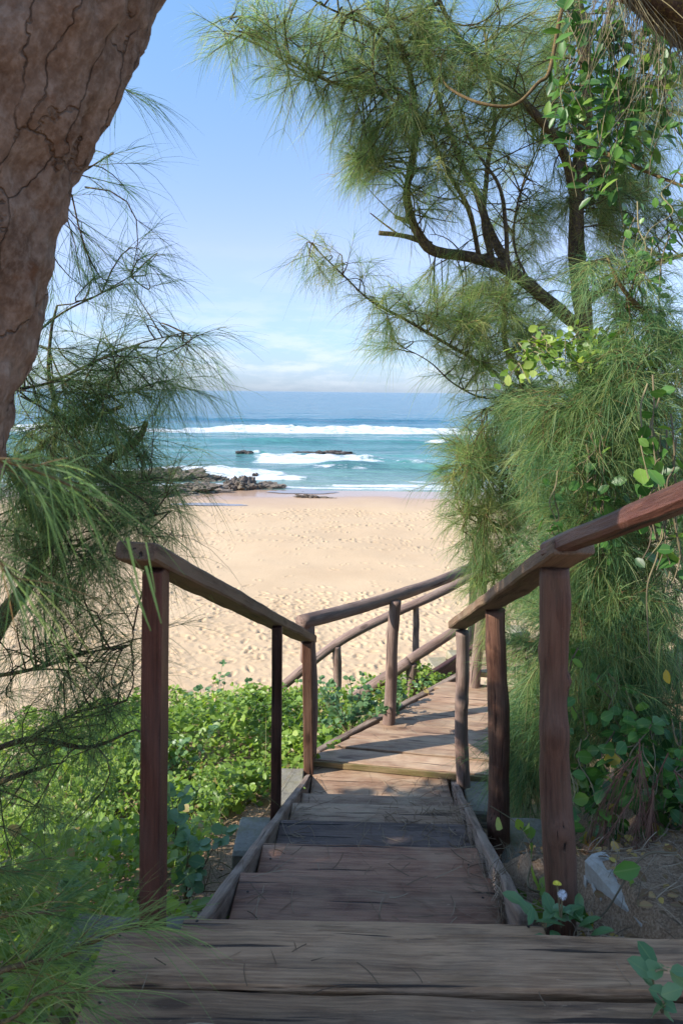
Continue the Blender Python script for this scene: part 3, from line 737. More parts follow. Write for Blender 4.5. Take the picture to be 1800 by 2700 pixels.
up_ = thing('upper_deck', (1.5, 6.2, EYE - 2.5), 'short raised wooden deck one step above the far end of the landing', 'deck')
for k in range(4):
    g = MB(); p0 = np.array((1.0 + .12 * k, 5.79 + .16 * k, EYE - 2.345)); beam(g, p0, p0 + [1.6, -.2, 0], .15, .045, side=(.15, .98, 0), var=random.uniform(.4, .7)); g.build('board', M['deck'], up_)
g = MB(); a_ = at(948, 1588, 6.15); b_ = at(1125, 1478, 6.95); beam(g, a_, b_, .05, .16, side=(.6, -.8, 0), var=.35); g.build('stringer', M['redrail'], up_)

wl = thing('stone_wall', at(1010, 1530, 7.5), 'low pale stone retaining wall behind the landing, topped with moss', 'wall')
for r_ in range(2):
    g = MB()
    for k in range(7):
        a_ = at(900 + 44 * k, 1576 - 19.0 * k + r_ * 33, 7.5 + .05 * k); b_ = at(942 + 44 * k, 1558 - 19.0 * k + r_ * 33, 7.53 + .05 * k)
        b_[2] = a_[2] + random.uniform(-.01, .015)
        beam(g, a_, b_, .3, .15, side=(0, 1, 0), bev=.018, wob=.012, seg=6)
    g.build('coping' if r_ == 0 else 'course', M['masonry'], wl)

# ------------------------------------------------------------------ handrails
def knots(ln, cnt, r):
    return [(random.uniform(.08, .92) * ln, random.uniform(0, 6.28), r * random.uniform(.15, .4), r * random.uniform(.4, .8)) for _ in range(cnt)]
def log_post(parent, p_top, p_bot, r_top, r_bot, material, kn=4, rough=.06, seed=0, bend=.01, extra=(), name='post'):
    p_top, p_bot = np.array(p_top), np.array(p_bot)
    n_ = 44; t = np.linspace(0, 1, n_)[:, None]
    P = p_bot * (1 - t) + p_top * t
    P[:, 0] += bend * np.sin(t[:, 0] * 5 + seed) * np.sin(t[:, 0] * np.pi); P[:, 1] += bend * np.sin(t[:, 0] * 4 + seed * 2) * np.sin(t[:, 0] * np.pi)
    rr = r_bot + (r_top - r_bot) * t[:, 0]
    ln = np.linalg.norm(p_top - p_bot)
    g = MB(); tube(g, P, rr, 28, rough, seed, 7, list(extra) + knots(ln, kn, r_bot)); return g.build(name, material, parent)

h1 = thing('handrail', at(345, 2110, 1.95), 'square timber handrail with plank top on the left side of the stairs', 'handrail')
rl_a, rl_b = np.array([-.552, 1.855, EYE - .437]), np.array([-.205, 4.6, EYE - 1.668])
def rail_pt(y): t = (y - rl_a[1]) / (rl_b[1] - rl_a[1]); return rl_a + (rl_b - rl_a) * t
g = MB(); beam(g, rl_a, rl_b, .115, .05, seg=70, var=.5, wob=.004, bev=.007); g.build('rail', M['rail'], h1)
def sq_post(y, px, base, w, d_, var, material='post', lean=0):
    top = rail_pt(y) - [0, 0, .028]; x = at(px, 1500, y)[0]
    top[0] = x; g = MB(); beam(g, (x + lean, y, base), top, w, d_, side=(1, 0, 0), var=var, wob=.002, bev=.005); g.build('post', M[material], h1)
sq_post(1.955, 356, EYE - 1.6, .056, .095, .45, 'post', .003)
sq_post(3.50, 636, EYE - 2.23, .05, .06, .2, 'post', .003)
sq_post(4.47, 705, EYE - 2.5, .062, .085, .6, 'log', .02)

h2 = thing('handrail', at(1285, 2080, 2.15), 'round log posts and plank handrail on the right side of the stairs', 'handrail')
j0 = at(1270, 1283, 2.14)
rr_a, rr_b = at(1283, 1272, 2.03), at(1050, 1436, 4.36)
g = MB(); beam(g, rr_a + [.01, -.10, .045], rr_b, .115, .045, seg=60, var=.55, wob=.004, bev=.006); g.build('rail', M['rail'], h2)
ua, ub = at(1255, 1272, 2.06), at(1700, 1090, 1.18)
ua = ua + [.01, 0, .012]; d_ = (ub - ua) / np.linalg.norm(ub - ua)
g = MB(); beam(g, ua, ub + d_ * .5, .064, .047, seg=60, var=.5, wob=.003, bev=.01); g.build('rail', M['redrail'], h2)
def post_at(parent, px0, py0, px1, py1, y, r0, r1, material, **k):
    return log_post(parent, at(px0, py0, y), at(px1, py1, y) - [0, 0, .15], r0, r1, material, **k)
post_at(h2, 1273, 1302, 1290, 2112, 2.14, .0445, .0475, M['log'], kn=4, seed=2, rough=.1, bend=.012, extra=[(.9, 4.3, .016, .02), (.75, 3.3, .014, .05)])
post_at(h2, 1137, 1400, 1146, 1910, 3.28, .049, .051, M['log'], kn=3, seed=5, rough=.09, extra=[(.2, 3.1, .035, .05), (.05, 3.4, .02, .05)])
post_at(h2, 1061, 1450, 1065, 1792, 4.31, .041, .042, M['palelog'], kn=3, seed=9, rough=.04)

h3 = thing('handrail', at(893, 1655, 5.03), 'round log handrail along the left edge of the sunlit landing', 'handrail')
g = MB()
P = smooth_path([at(690, 1430, 4.46), at(800, 1402, 4.78), at(893, 1374, 5.05), at(1000, 1338, 5.52), at(1085, 1302, 6.02), at(1150, 1272, 6.5)], 8)
tube(g, P, np.linspace(.047, .04, len(P)), 18, .06, 3, 6); g.build('rail', M['palelog'], h3)
g = MB(); beam(g, at(702, 1520, 4.5), at(706, 1432, 4.5), .07, .05, side=(1, .3, 0), var=.6); g.build('bracket', M['palelog'], h3)
g = MB(); P = smooth_path([at(712, 1790, 4.56), at(716, 1600, 4.56), at(709, 1440, 4.52)], 8); tube(g, P, .04, 14, .08, 3, 6); g.build('post', M['palelog'], h3)
post_at(h3, 908, 1380, 888, 1672, 5.03, .042, .046, M['palelog'], kn=2, seed=13, rough=.04)
post_at(h3, 1108, 1312, 1088, 1578, 5.68, .042, .046, M['palelog'], kn=2, seed=17, rough=.04)

h4 = thing('handrail', at(962, 1550, 7.3), 'far log handrail sloping down to the sand behind the landing rail', 'handrail')
g = MB(); P = smooth_path([at(630, 1592, 6.95), at(768, 1482, 7.05), at(885, 1418, 7.2), at(1000, 1366, 7.35), at(1090, 1318, 7.5)], 8); tube(g, P, .046, 14, .06, 8, 5); g.build('rail', M['palelog'], h4)
post_at(h4, 773, 1484, 774, 1640, 7.05, .044, .046, M['palelog'], kn=2, seed=23)
post_at(h4, 954, 1386, 966, 1600, 7.3, .034, .038, M['palelog'], kn=5, seed=27, rough=.1, bend=.02)
post_at(h4, 1086, 1276, 1078, 1560, 7.5, .038, .042, M['palelog'], kn=2, seed=29)

h5 = thing('handrail', at(945, 1630, 6.0), 'lower log handrail descending towards the bushes beyond the landing edge', 'handrail')
g = MB(); P = smooth_path([at(815, 1602, 5.95), at(880, 1560, 5.97), at(940, 1520, 6.0)], 8); tube(g, P, .047, 14, .05, 8, 5)
P = smooth_path([at(938, 1518, 6.0), at(1040, 1452, 6.15), at(1110, 1402, 6.3)], 8); tube(g, P, .043, 14, .05, 9, 5); g.build('rail', M['palelog'], h5)
post_at(h5, 947, 1524, 942, 1650, 6.0, .042, .044, M['palelog'], kn=1, seed=33)

# ------------------------------------------------------------------ concrete footings, kerb block
def block(name, x0, x1, y0, y1, D, h, material, label, cat, yaw=0, bev=.015, wob=.006):
    c = np.array([(x0 + x1) / 2, (y0 + y1) / 2, EYE - D - h]); o = thing_mesh = None
    g = MB(); hx = (x1 - x0) / 2; dv = np.array([math.cos(yaw), math.sin(yaw), 0])
    cc = c + [0, 0, h / 2]
    beam(g, cc - dv * hx, cc + dv * hx, y1 - y0, h, side=(-math.sin(yaw), math.cos(yaw), 0), bev=bev, wob=wob, seg=12)
    o = g.build(name, material); o.data.transform(Matrix.Translation(-Vector(c))); o.location = c
    return tag(o, label, cat)
block('concrete_footing', -.5, -.265, 3.27, 3.56, 2.215, .4, M['concrete'], 'large grey concrete footing under the slim middle post on the left', 'footing')
block('concrete_footing', -.38, -.215, 4.08, 4.46, 2.46, .35, M['concrete'], 'dappled concrete footing beside the left foot of the stairs', 'footing', bev=.01)
block('concrete_footing', .79, 1.12, 3.14, 3.46, 2.13, .35, M['concrete'], 'rounded mossy concrete footing behind the thick right post', 'footing', R(-8), .04, .012)
block('concrete_footing', .79, .95, 4.02, 4.36, 2.47, .35, M['concrete'], 'sunlit concrete footing at the right foot of the stairs by the deck corner', 'footing', R(-5), .012)
block('stone_slab', -.78, -.43, 1.925, 2.07, 1.585, .12, M['concrete'], 'pale stone slab under the foot of the dark square post', 'slab', 0, .02, .01)
kb = thing('kerb_block', (.95, 2.22, EYE - 1.78), 'broken concrete kerb block with flaking white paint on the sandy soil', 'kerb')
g = MB(); beam(g, (.885, 2.33, EYE - 1.655), (.955, 2.0, EYE - 1.665), .085, .2, side=(1, .2, 0), bev=.018, wob=.012, seg=14); g.build('body', M['kerb'], kb)
g = MB()
for k in range(7):
    y_ = 2.31 - .043 * k; x_ = .885 + (2.33 - y_) / .33 * .07 - .046
    w_ = random.uniform(.022, .034); hh = random.uniform(.09, .13)
    beam(g, (x_ - .004, y_, EYE - 1.75), (x_ + .002, y_ - random.uniform(-.012, .012), EYE - 1.75 + hh), w_, .006, side=(0, 1, 0), bev=.002, wob=.004, seg=4)
g.build('paint_flake', M['white'], kb)

# ------------------------------------------------------------------ casuarina generator
def bez(p0, p1, lift, n=6, side=None):
    mid = (p0 + p1) / 2 + np.array([0, 0, lift]) + (0 if side is None else side)
    t = np.linspace(0, 1, n)[:, None]
    return p0 * (1 - t) ** 2 + 2 * mid * t * (1 - t) + p1 * t ** 2
class Crown:
    """limbs (tubes) plus needle-bearing twigs; every twig grows out of a limb or of a sub-branch"""
    def __init__(s, seed):
        s.thick = 1.0; s.limb = MB(); s.ndl = MB(); s.tw = []; s.paths = []; s.rg = np.random.default_rng(seed)
    def add_limb(s, pts, r0, r1, sides=10, rough=.12, anchor=True, n=6):
        P = smooth_path(pts, n); 
        P = P + .012 * min(1, r0 / .02) * np.stack([fbm(P + 3, 4, 2, 2), fbm(P + 9, 4, 3, 2), fbm(P + 17, 4, 4, 2)], -1) * np.linspace(0, 1, len(P))[:, None]
        tube(s.limb, P, np.linspace(r0, r1, len(P)) * s.thick, sides, rough, 5, 9)
        if anchor: s.paths.append(P)
        return P
    def twig(s, P, r=.004, tube_=True):
        """polyline of 6 points that will carry needles"""
        P = np.asarray(P)
        if tube_: tube(s.limb, P, np.linspace(r, r * .4, len(P)), 4, 0, cap=False)
        s.tw.append(P)
    def sub(s, p0, p1, lift, ntw, tl, r=.007, spread=.7, sway=.08):
        rg = s.rg
        B = bez(p0, p1, lift, 6, rg.normal(size=3) * sway)
        tube(s.limb, B, np.linspace(r, r * .45, 6), 5, 0, cap=False)
        s.tw.append(B[2:] if False else bez(B[2], B[5], 0, 6) * .0 + np.array([B[2] + (B[5] - B[2]) * k / 5 for k in range(6)]))
        T = nrm(np.gradient(B, axis=0))
        for _ in range(ntw):
            u = rg.uniform(.25, 1.0); i = min(int(u * 5), 4); f = u * 5 - i
            b0 = B[i] * (1 - f) + B[i + 1] * f; t0 = T[i]
            d = nrm(t0 + spread * rg.normal(size=3) * [1, 1, .8])
            ln = tl * rg.uniform(.6, 1.25)
            s.twig(bez(b0, b0 + d * ln + [0, 0, -.12 * ln], .06 * ln, 6), r * .4)
    def blob(s, c, rx, ry, rz, nsub, ntw=4, tl=.3, lift=.08, maxlen=1.2, spread=.7, bias=(0, 0, 0), r=.007):
        """sub-branches reach from the nearest limb into an ellipsoid around c"""
        rg = s.rg; A = np.vstack(s.paths)
        for _ in range(nsub):
            q = rg.normal(size=3); q = q / np.linalg.norm(q) * rg.random() ** .45
            p1 = np.asarray(c) + q * [rx, ry, rz]
            dd = np.linalg.norm(A - p1 + rg.normal(size=3) * .1, axis=1)
            p0 = A[np.argmin(dd)]
            v = p1 - p0; ln = np.linalg.norm(v)
            if ln > maxlen: p0 = p1 - v / ln * maxlen
            s.sub(p0, p1 + np.asarray(bias) * rg.random(), lift * rg.uniform(.3, 1.3), ntw, tl, r, spread)
    def needles(s, per, ln, w, droop, theta=(12, 48), tint=0, tintspread=.22, lo=.0):
        rg = s.rg
        TW = np.array([np.asarray(p)[:6] for p in s.tw]); m = len(TW)
        N = int(per * m)
        idx = rg.integers(0, m, N); u = lo + (1 - lo) * rg.random(N) ** .8; u = np.clip(u, 0, .999)
        k = (u * 5).astype(int); f = (u * 5 - k)[:, None]
        p0 = TW[idx, k] * (1 - f) + TW[idx, k + 1] * f
        t = nrm(TW[idx, k + 1] - TW[idx, k])
        r = nrm(np.cross(t, rg.normal(size=(N, 3))))
        th = np.radians(rg.uniform(*theta, N))[:, None]
        d = t * np.cos(th) + r * np.sin(th)
        L_ = ln * rg.uniform(.55, 1.2, N)
        tv = rg.normal(size=m) * tintspread * .6
        var = np.clip(.45 + tint + tv[idx] + rg.normal(size=N) * tintspread * .6, 0, .96)
        var = np.where(rg.random(N) < .02, 1.0, var)
        ribbons(s.ndl, p0, d, L_, droop * rg.uniform(.3, 1.5, N), w * rg.uniform(.8, 1.2, N), var, 3, .05)
        s.tw = []
    def finish(s, name, loc, label, ndl_mat, limb_mat, cat='tree'):
        o = thing(name, loc, label, cat)
        s.limb.build('trunk', limb_mat, o); s.ndl.build('crown', ndl_mat, o, smooth=False)
        return o

# ---- big casuarina on the right: trunk and spreading limbs in the sun
c = Crown(21); c.thick = .82
Y0 = 5.2
def a5(px, py, d=Y0): return at(px, py, d)
trunk = c.add_limb([a5(1372, 1650, 5.3), a5(1362, 1200, 5.3), a5(1345, 800), a5(1330, 640), a5(1322, 540), a5(1326, 420), a5(1345, 250), a5(1337, 100), a5(1318, -60), a5(1300, -260, 5.3)], .095, .045, 16)
LA = c.add_limb([a5(1338, 760), a5(1258, 690, 5.1), a5(1170, 622, 5.0), a5(1095, 592, 4.95), a5(1000, 578, 4.9), a5(962, 540, 4.9), a5(940, 490, 4.9), a5(935, 430, 4.9), a5(950, 345, 4.85), a5(955, 250, 4.8), a5(935, 150, 4.75), a5(890, 40, 4.7)], .062, .018, 12)
c.add_limb([a5(990, 562, 4.9), a5(940, 545, 4.87), a5(872, 532, 4.8)], .028, .02, 10, anchor=False)
c.add_limb([a5(968, 535, 4.9), a5(940, 512, 4.9), a5(906, 496, 4.95)], .02, .016, 8, anchor=False)
c.add_limb([a5(925, 545, 4.86), a5(880, 512, 4.9), a5(850, 488, 4.9)], .01, .006, 6, anchor=False)
c.add_limb([a5(1165, 610, 5.0), a5(1125, 530, 5.1), a5(1092, 440, 5.2), a5(1068, 395, 5.2), a5(1030, 290, 5.2), a5(990, 160, 5.1), a5(960, 20, 5)], .045, .015, 10)
c.add_limb([a5(1100, 590, 4.95), a5(1075, 480, 4.8), a5(1020, 380, 4.7), a5(985, 300, 4.7), a5(900, 200, 4.6)], .024, .01, 8)
c.add_limb([a5(1328, 480), a5(1292, 345, 5.1), a5(1230, 262, 5), a5(1150, 190, 4.9), a5(1075, 110, 4.8), a5(1000, -20, 4.7)], .05, .018, 10)
c.add_limb([a5(1130, 600, 4.95), a5(1110, 500, 5.0), a5(1120, 380, 5.1), a5(1135, 250, 5.2), a5(1110, 60, 5.2)], .03, .012, 8)
c.add_limb([a5(955, 255, 4.8), a5(870, 215, 4.7), a5(790, 195, 4.6), a5(700, 165, 4.5), a5(600, 105, 4.4), a5(530, 40, 4.35)], .014, .004, 6)
c.add_limb([a5(935, 150, 4.75), a5(860, 70, 4.6), a5(760, 20, 4.5), a5(660, -40, 4.4)], .014, .005, 6)
c.add_limb([a5(1340, 900, 5.1), a5(1200, 890, 4.9), a5(1110, 838, 4.8), a5(1030, 792, 4.7), a5(930, 732, 4.6), a5(850, 690, 4.55), a5(775, 620, 4.5), a5(715, 562, 4.5)], .022, .004, 8)
c.add_limb([a5(1205, 890, 4.9), a5(1158, 780, 4.85), a5(1166, 640, 4.85), a5(1160, 520, 4.9), a5(1146, 430, 4.9), a5(1090, 340, 5), a5(1060, 250, 5)], .026, .012, 8)
c.add_limb([a5(1200, 890, 4.9), a5(1120, 915, 4.8), a5(1040, 880, 4.7), a5(985, 830, 4.65), a5(920, 795, 4.6)], .011, .003, 6)
c.add_limb([a5(1330, 420), a5(1420, 330, 5.3), a5(1500, 200, 5.4), a5(1600, 60, 5.4)], .04, .015, 8)
c.add_limb([a5(1340, 700), a5(1420, 640, 5.2), a5(1520, 600, 5.1), a5(1650, 560, 5.0)], .035, .015, 8)
c.add_limb([a5(1335, 200), a5(1390, 80, 5.2), a5(1420, -80, 5.2)], .03, .015, 8)
c.add_limb([a5(1240, 690, 5.1), a5(1180, 560, 5.3), a5(1200, 420, 5.5), a5(1240, 330, 5.6)], .016, .006, 6)
# bare inner twigs that show between the limbs
for k in range(90):
    LP = c.paths[[1, 2, 3, 4, 5, 6, 14][k % 7]]; q0 = LP[random.randrange(len(LP) // 4, int(len(LP) * .8))]
    q1 = q0 + np.array([random.gauss(.05, .22), random.gauss(0, .15), random.gauss(.16, .2)])
    B_ = bez(q0, q1, .04, 7, RNG.normal(size=3) * .05); tube(c.limb, B_, np.linspace(.006, .002, 7), 5, 0, cap=False)
    for h_ in range(2):
        b0 = B_[random.randrange(2, 6)]; tube(c.limb, bez(b0, b0 + RNG.normal(size=3) * .1 + [0, 0, .03], .02, 5), np.linspace(.003, .001, 5), 4, 0, cap=False)
def blobs(c, lst, **kw):
    for (px, py, d, rpx, rpy, rd, ns) in lst:
        s_ = d / 1568
        c.blob(at(px, py, d), rpx * s_, rd, rpy * s_, ns, **kw)
blobs(c, [(545, 40, 4.35, 40, 40, .2, 3), (590, 95, 4.4, 60, 45, .25, 7), (660, 60, 4.4, 70, 60, .3, 9), (700, 150, 4.5, 80, 50, .3, 10), (800, 60, 4.55, 90, 80, .4, 14), (810, 190, 4.6, 80, 60, .35, 10),
          (900, 40, 4.7, 110, 90, .4, 18), (900, 150, 4.65, 110, 90, .4, 18), (860, 270, 4.7, 90, 70, .35, 14), (960, 260, 4.7, 110, 90, .4, 18), (900, 370, 4.75, 80, 70, .35, 10), (1010, 390, 4.6, 90, 90, .35, 18),
          (1000, 60, 4.8, 110, 100, .5, 25), (1080, 170, 4.8, 120, 110, .5, 27), (1180, 80, 5.0, 120, 110, .6, 21), (1090, 330, 5.2, 110, 100, .5, 15), (1200, 260, 5.3, 110, 110, .5, 15), (1260, 160, 5.4, 90, 110, .5, 14),
          (930, 480, 4.9, 40, 40, .25, 2), (1230, 420, 5.5, 100, 90, .5, 9), (870, 320, 4.6, 60, 60, .3, 5)],
      ntw=4, tl=.26, lift=.07, maxlen=.55, spread=.6, bias=(-.08, 0, -.05))
blobs(c, [(740, 580, 4.5, 45, 35, .15, 4), (800, 630, 4.5, 55, 45, .2, 5), (880, 690, 4.55, 70, 50, .2, 6), (960, 740, 4.6, 80, 60, .25, 6), (1040, 700, 4.75, 80, 70, .3, 10), (1060, 800, 4.7, 80, 60, .3, 11), (1000, 640, 4.9, 70, 50, .3, 6), (1110, 870, 4.8, 70, 60, .3, 10),
          (900, 785, 4.6, 40, 25, .2, 2), (1150, 700, 5.1, 90, 90, .4, 10), (1220, 800, 5.0, 100, 90, .4, 15), (1100, 650, 5.2, 60, 50, .3, 5)],
      ntw=3, tl=.2, lift=.05, maxlen=.45, spread=.55, bias=(-.05, 0, -.03), r=.005)
blobs(c, [(1290, 60, 5.3, 90, 90, .4, 22), (1280, 240, 5.4, 70, 90, .4, 19), (1420, 480, 5.3, 90, 80, .4, 22), (1420, 380, 5.4, 120, 140, .5, 40), (1500, 220, 5.4, 120, 150, .5, 46), (1400, 120, 5.4, 100, 120, .5, 17), (1500, 520, 5.2, 120, 120, .5, 26), (1420, 620, 5.2, 100, 90, .4, 19)],
      ntw=4, tl=.26, lift=.07, maxlen=.6, spread=.6, bias=(0, 0, -.05))
blobs(c, [(1120, 690, 4.9, 90, 60, .35, 14), (1210, 760, 4.9, 80, 60, .35, 14), (1090, 760, 4.75, 80, 60, .3, 12), (1260, 640, 5.4, 70, 80, .4, 12), (1200, 530, 5.5, 90, 80, .4, 12), (1260, 480, 5.5, 60, 80, .4, 10), (1000, 690, 4.7, 70, 50, .25, 8)],
      ntw=4, tl=.22, lift=.06, maxlen=.5, spread=.6, bias=(-.05, 0, -.04), r=.004)
c.needles(31, .19, .0019, .4, (12, 55), tint=.3, tintspread=.42)
c.finish('casuarina_tree', a5(1372, 1650, 5.3), 'tall sunlit casuarina on the right with dark spreading limbs against the sky', M['needle'], M['bark'])

# ---- middle casuarina, bright, beside the landing
c = Crown(33)
c.add_limb([at(1330, 1760, 5.6), at(1300, 1500, 5.5), at(1260, 1300, 5.3), at(1230, 1150, 5.2), at(1250, 1000, 5.2), at(1280, 880, 5.2)], .05, .015, 10)
c.add_limb([at(1240, 1180, 5.2), at(1170, 1110, 4.9), at(1100, 1080, 4.7), at(1040, 1090, 4.6)], .018, .004, 6)
c.add_limb([at(1255, 1290, 5.3), at(1180, 1230, 5.0), at(1110, 1190, 4.8), at(1060, 1180, 4.7)], .016, .004, 6)
c.add_limb([at(1250, 1020, 5.2), at(1180, 960, 5), at(1120, 940, 4.8)], .016, .004, 6)
c.add_limb([at(1290, 1430, 5.4), at(1220, 1360, 5.1), at(1140, 1320, 4.9)], .014, .004, 6)
blobs(c, [(1055, 1085, 4.6, 45, 40, .2, 8), (1110, 1070, 4.65, 60, 60, .3, 14), (1170, 1090, 4.8, 70, 70, .3, 18), (1120, 1000, 4.75, 60, 60, .3, 12), (1180, 950, 4.9, 70, 60, .3, 16), (1250, 930, 5.0, 80, 70, .4, 18), (1100, 1170, 4.7, 55, 45, .25, 12), (1170, 1200, 4.8, 70, 60, .3, 16),
          (1220, 1020, 5, 80, 80, .4, 20), (1110, 1270, 4.8, 40, 40, .25, 6), (1150, 1300, 4.85, 60, 50, .3, 14), (1240, 1160, 5, 90, 90, .4, 20), (1210, 1330, 4.95, 70, 60, .3, 14), (1300, 1000, 5.2, 90, 110, .4, 20), (1130, 1400, 5.0, 40, 40, .2, 4)],
      ntw=4, tl=.22, lift=.06, maxlen=.5, spread=.5, bias=(-.1, -.05, -.03))
c.needles(27, .16, .0022, .38, (12, 58), tint=.2, tintspread=.4)
c.finish('casuarina_tree', at(1330, 1760, 5.6), 'bushy pale green casuarina leaning over the far end of the landing', M['needle'], M['twig'])

# ---- near right casuarina: curtain of drooping needles behind the right handrail
c = Crown(45)
c.add_limb([at(1640, 1900, 3.4), at(1600, 1500, 3.5), at(1580, 1100, 3.6), at(1600, 800, 3.6), at(1640, 500, 3.6)], .06, .03, 12)
c.add_limb([at(1590, 1150, 3.6), at(1480, 1010, 3.4), at(1380, 940, 3.3), at(1290, 930, 3.3)], .022, .006, 8)
c.add_limb([at(1585, 1350, 3.5), at(1480, 1250, 3.3), at(1380, 1230, 3.3), at(1290, 1260, 3.4)], .02, .006, 8)
c.add_limb([at(1600, 850, 3.6), at(1500, 740, 3.3), at(1430, 660, 3.2), at(1390, 590, 3.2)], .02, .006, 8)
c.add_limb([at(1595, 1500, 3.5), at(1480, 1420, 3.3), at(1380, 1400, 3.3), at(1290, 1440, 3.6), at(1230, 1480, 3.8)], .02, .006, 8)
c.add_limb([at(1620, 1700, 3.5), at(1480, 1620, 3.4), at(1360, 1600, 3.5), at(1250, 1620, 3.8)], .018, .006, 8)
c.add_limb([at(1600, 950, 3.6), at(1500, 880, 3.2), at(1440, 830, 3.1)], .02, .006, 8)
blobs(c, [(1390, 600, 3.2, 45, 40, .2, 3), (1460, 690, 3.2, 80, 60, .25, 7), (1530, 770, 3.3, 70, 80, .3, 12), (1440, 790, 3.2, 80, 60, .3, 9), (1500, 900, 3.2, 100, 80, .3, 26), (1400, 900, 3.3, 90, 70, .3, 20), (1310, 930, 3.35, 70, 60, .3, 14), (1380, 1010, 3.3, 110, 80, .3, 28),
          (1500, 1040, 3.3, 100, 90, .35, 28), (1290, 1030, 3.5, 70, 70, .3, 14), (1420, 1140, 3.3, 120, 80, .35, 30), (1310, 1160, 3.5, 80, 80, .3, 18), (1520, 1180, 3.4, 90, 90, .3, 22)],
      ntw=5, tl=.2, lift=.12, maxlen=.5, spread=1.0, bias=(-.14, -.05, -.08), r=.004)
c.needles(27, .15, .0021, .38, (14, 65), tint=.3, tintspread=.42)
blobs(c, [(1380, 1290, 3.4, 110, 80, .35, 26), (1480, 1330, 3.4, 110, 90, .35, 26), (1300, 1400, 3.6, 80, 80, .3, 20), (1400, 1450, 3.4, 120, 90, .35, 30), (1520, 1480, 3.4, 90, 100, .35, 24), (1330, 1560, 3.6, 100, 80, .35, 26), (1240, 1500, 3.85, 60, 70, .25, 14), (1450, 1600, 3.4, 110, 80, .35, 26), (1240, 1630, 3.85, 70, 80, .25, 20), (1540, 1640, 3.4, 80, 100, .3, 18),
          (1340, 1690, 3.7, 90, 80, .3, 18), (1220, 1760, 3.85, 60, 70, .22, 20), (1250, 1690, 3.7, 60, 60, .2, 14), (1210, 1840, 3.9, 50, 40, .2, 8), (1300, 1300, 3.6, 70, 60, .3, 14)],
      ntw=5, tl=.2, lift=.11, maxlen=.5, spread=1.0, bias=(-.12, -.05, -.1), r=.004)
c.needles(25, .15, .0021, .38, (14, 65), tint=.26, tintspread=.42)
c.finish('casuarina_tree', at(1640, 1900, 3.4), 'dense drooping casuarina curtain behind the right handrail, trunk out of sight', M['coolneedle'], M['twig'])

# ---- left casuarina: dark sprays against sea and sand
c = Crown(57)
c.add_limb([at(-160, 1900, 2.3), at(-60, 1560, 2.4), at(0, 1430, 2.5), at(62, 1345, 2.5), at(112, 1230, 2.5), at(165, 1140, 2.55), at(245, 1062, 2.6), at(305, 1018, 2.6), at(328, 992, 2.6), at(340, 964, 2.6)], .04, .009, 12)
c.add_limb([at(150, 1160, 2.55), at(120, 1080, 2.5), at(130, 960, 2.5), at(112, 860, 2.5), at(118, 760, 2.5), at(130, 700, 2.5)], .012, .004, 8)
c.add_limb([at(110, 1240, 2.5), at(30, 1090, 2.4), at(-40, 1000, 2.4)], .018, .008, 8)
c.add_limb([at(30, 1090, 2.4), at(110, 1010, 2.45), at(190, 970, 2.5), at(285, 932, 2.55)], .011, .008, 8)
c.add_limb([at(0, 900, 2.3), at(110, 880, 2.4), at(200, 840, 2.45), at(320, 790, 2.5), at(420, 765, 2.5)], .007, .002, 6)
c.add_limb([at(40, 800, 2.4), at(140, 720, 2.4), at(220, 680, 2.4), at(300, 635, 2.4)], .005, .002, 6)
c.add_limb([at(60, 1000, 2.5), at(170, 940, 2.5), at(260, 910, 2.5), at(350, 890, 2.5)], .005, .002, 6)
c.add_limb([at(160, 1150, 2.5), at(260, 1120, 2.5), at(340, 1100, 2.5)], .006, .002, 6)
c.add_limb([at(70, 1340, 2.5), at(180, 1250, 2.4), at(300, 1200, 2.4), at(390, 1175, 2.4)], .007, .002, 6)
c.add_limb([at(-60, 1560, 2.4), at(60, 1540, 2.3), at(200, 1500, 2.3), at(300, 1480, 2.3)], .008, .002, 6)
c.add_limb([at(-100, 1760, 2.3), at(60, 1700, 2.2), at(200, 1720, 2.2), at(310, 1680, 2.2)], .012, .003, 6)
c.add_limb([at(-120, 1850, 2.3), at(20, 1790, 2.2), at(120, 1760, 2.2)], .014, .004, 6)
c.add_limb([at(60, 1700, 2.2), at(170, 1640, 2.2), at(290, 1610, 2.2)], .006, .002, 6)
c.add_limb([at(-40, 430, 2.3), at(80, 420, 2.2), at(180, 400, 2.2)], .006, .002, 6)
c.add_limb([at(60, 230, 2.2), at(190, 200, 2.1), at(270, 215, 2.1)], .005, .002, 6)
blobs(c, [(230, 640, 2.4, 90, 60, .2, 10), (290, 615, 2.4, 50, 35, .12, 6), (240, 400, 2.2, 30, 45, .1, 3), (270, 250, 2.1, 25, 40, .1, 2), (170, 540, 2.3, 40, 60, .1, 3)],
      ntw=2, tl=.14, lift=.03, maxlen=.3, spread=.4, bias=(.08, 0, 0), r=.003)
c.needles(16, .16, .0015, .35, (10, 40), tint=-.1)
blobs(c, [(380, 775, 2.5, 70, 25, .12, 5), (300, 800, 2.5, 90, 40, .15, 7), (200, 830, 2.45, 110, 70, .2, 12), (110, 900, 2.45, 90, 80, .25, 14), (300, 890, 2.5, 80, 40, .15, 6), (180, 950, 2.5, 110, 60, .2, 12), (330, 1000, 2.6, 70, 45, .12, 6), (80, 1060, 2.45, 90, 80, .25, 14), (250, 1060, 2.55, 80, 50, .2, 8),
          (200, 1110, 2.5, 110, 60, .2, 12), (320, 1110, 2.5, 70, 35, .15, 6), (100, 1180, 2.5, 110, 80, .25, 14), (300, 1190, 2.4, 90, 40, .15, 8), (220, 1260, 2.4, 100, 60, .2, 11), (90, 1300, 2.4, 110, 80, .25, 14), (40, 1200, 2.4, 80, 110, .25, 11)],
      ntw=3, tl=.2, lift=.03, maxlen=.35, spread=.5, bias=(.1, 0, -.02), r=.0035)
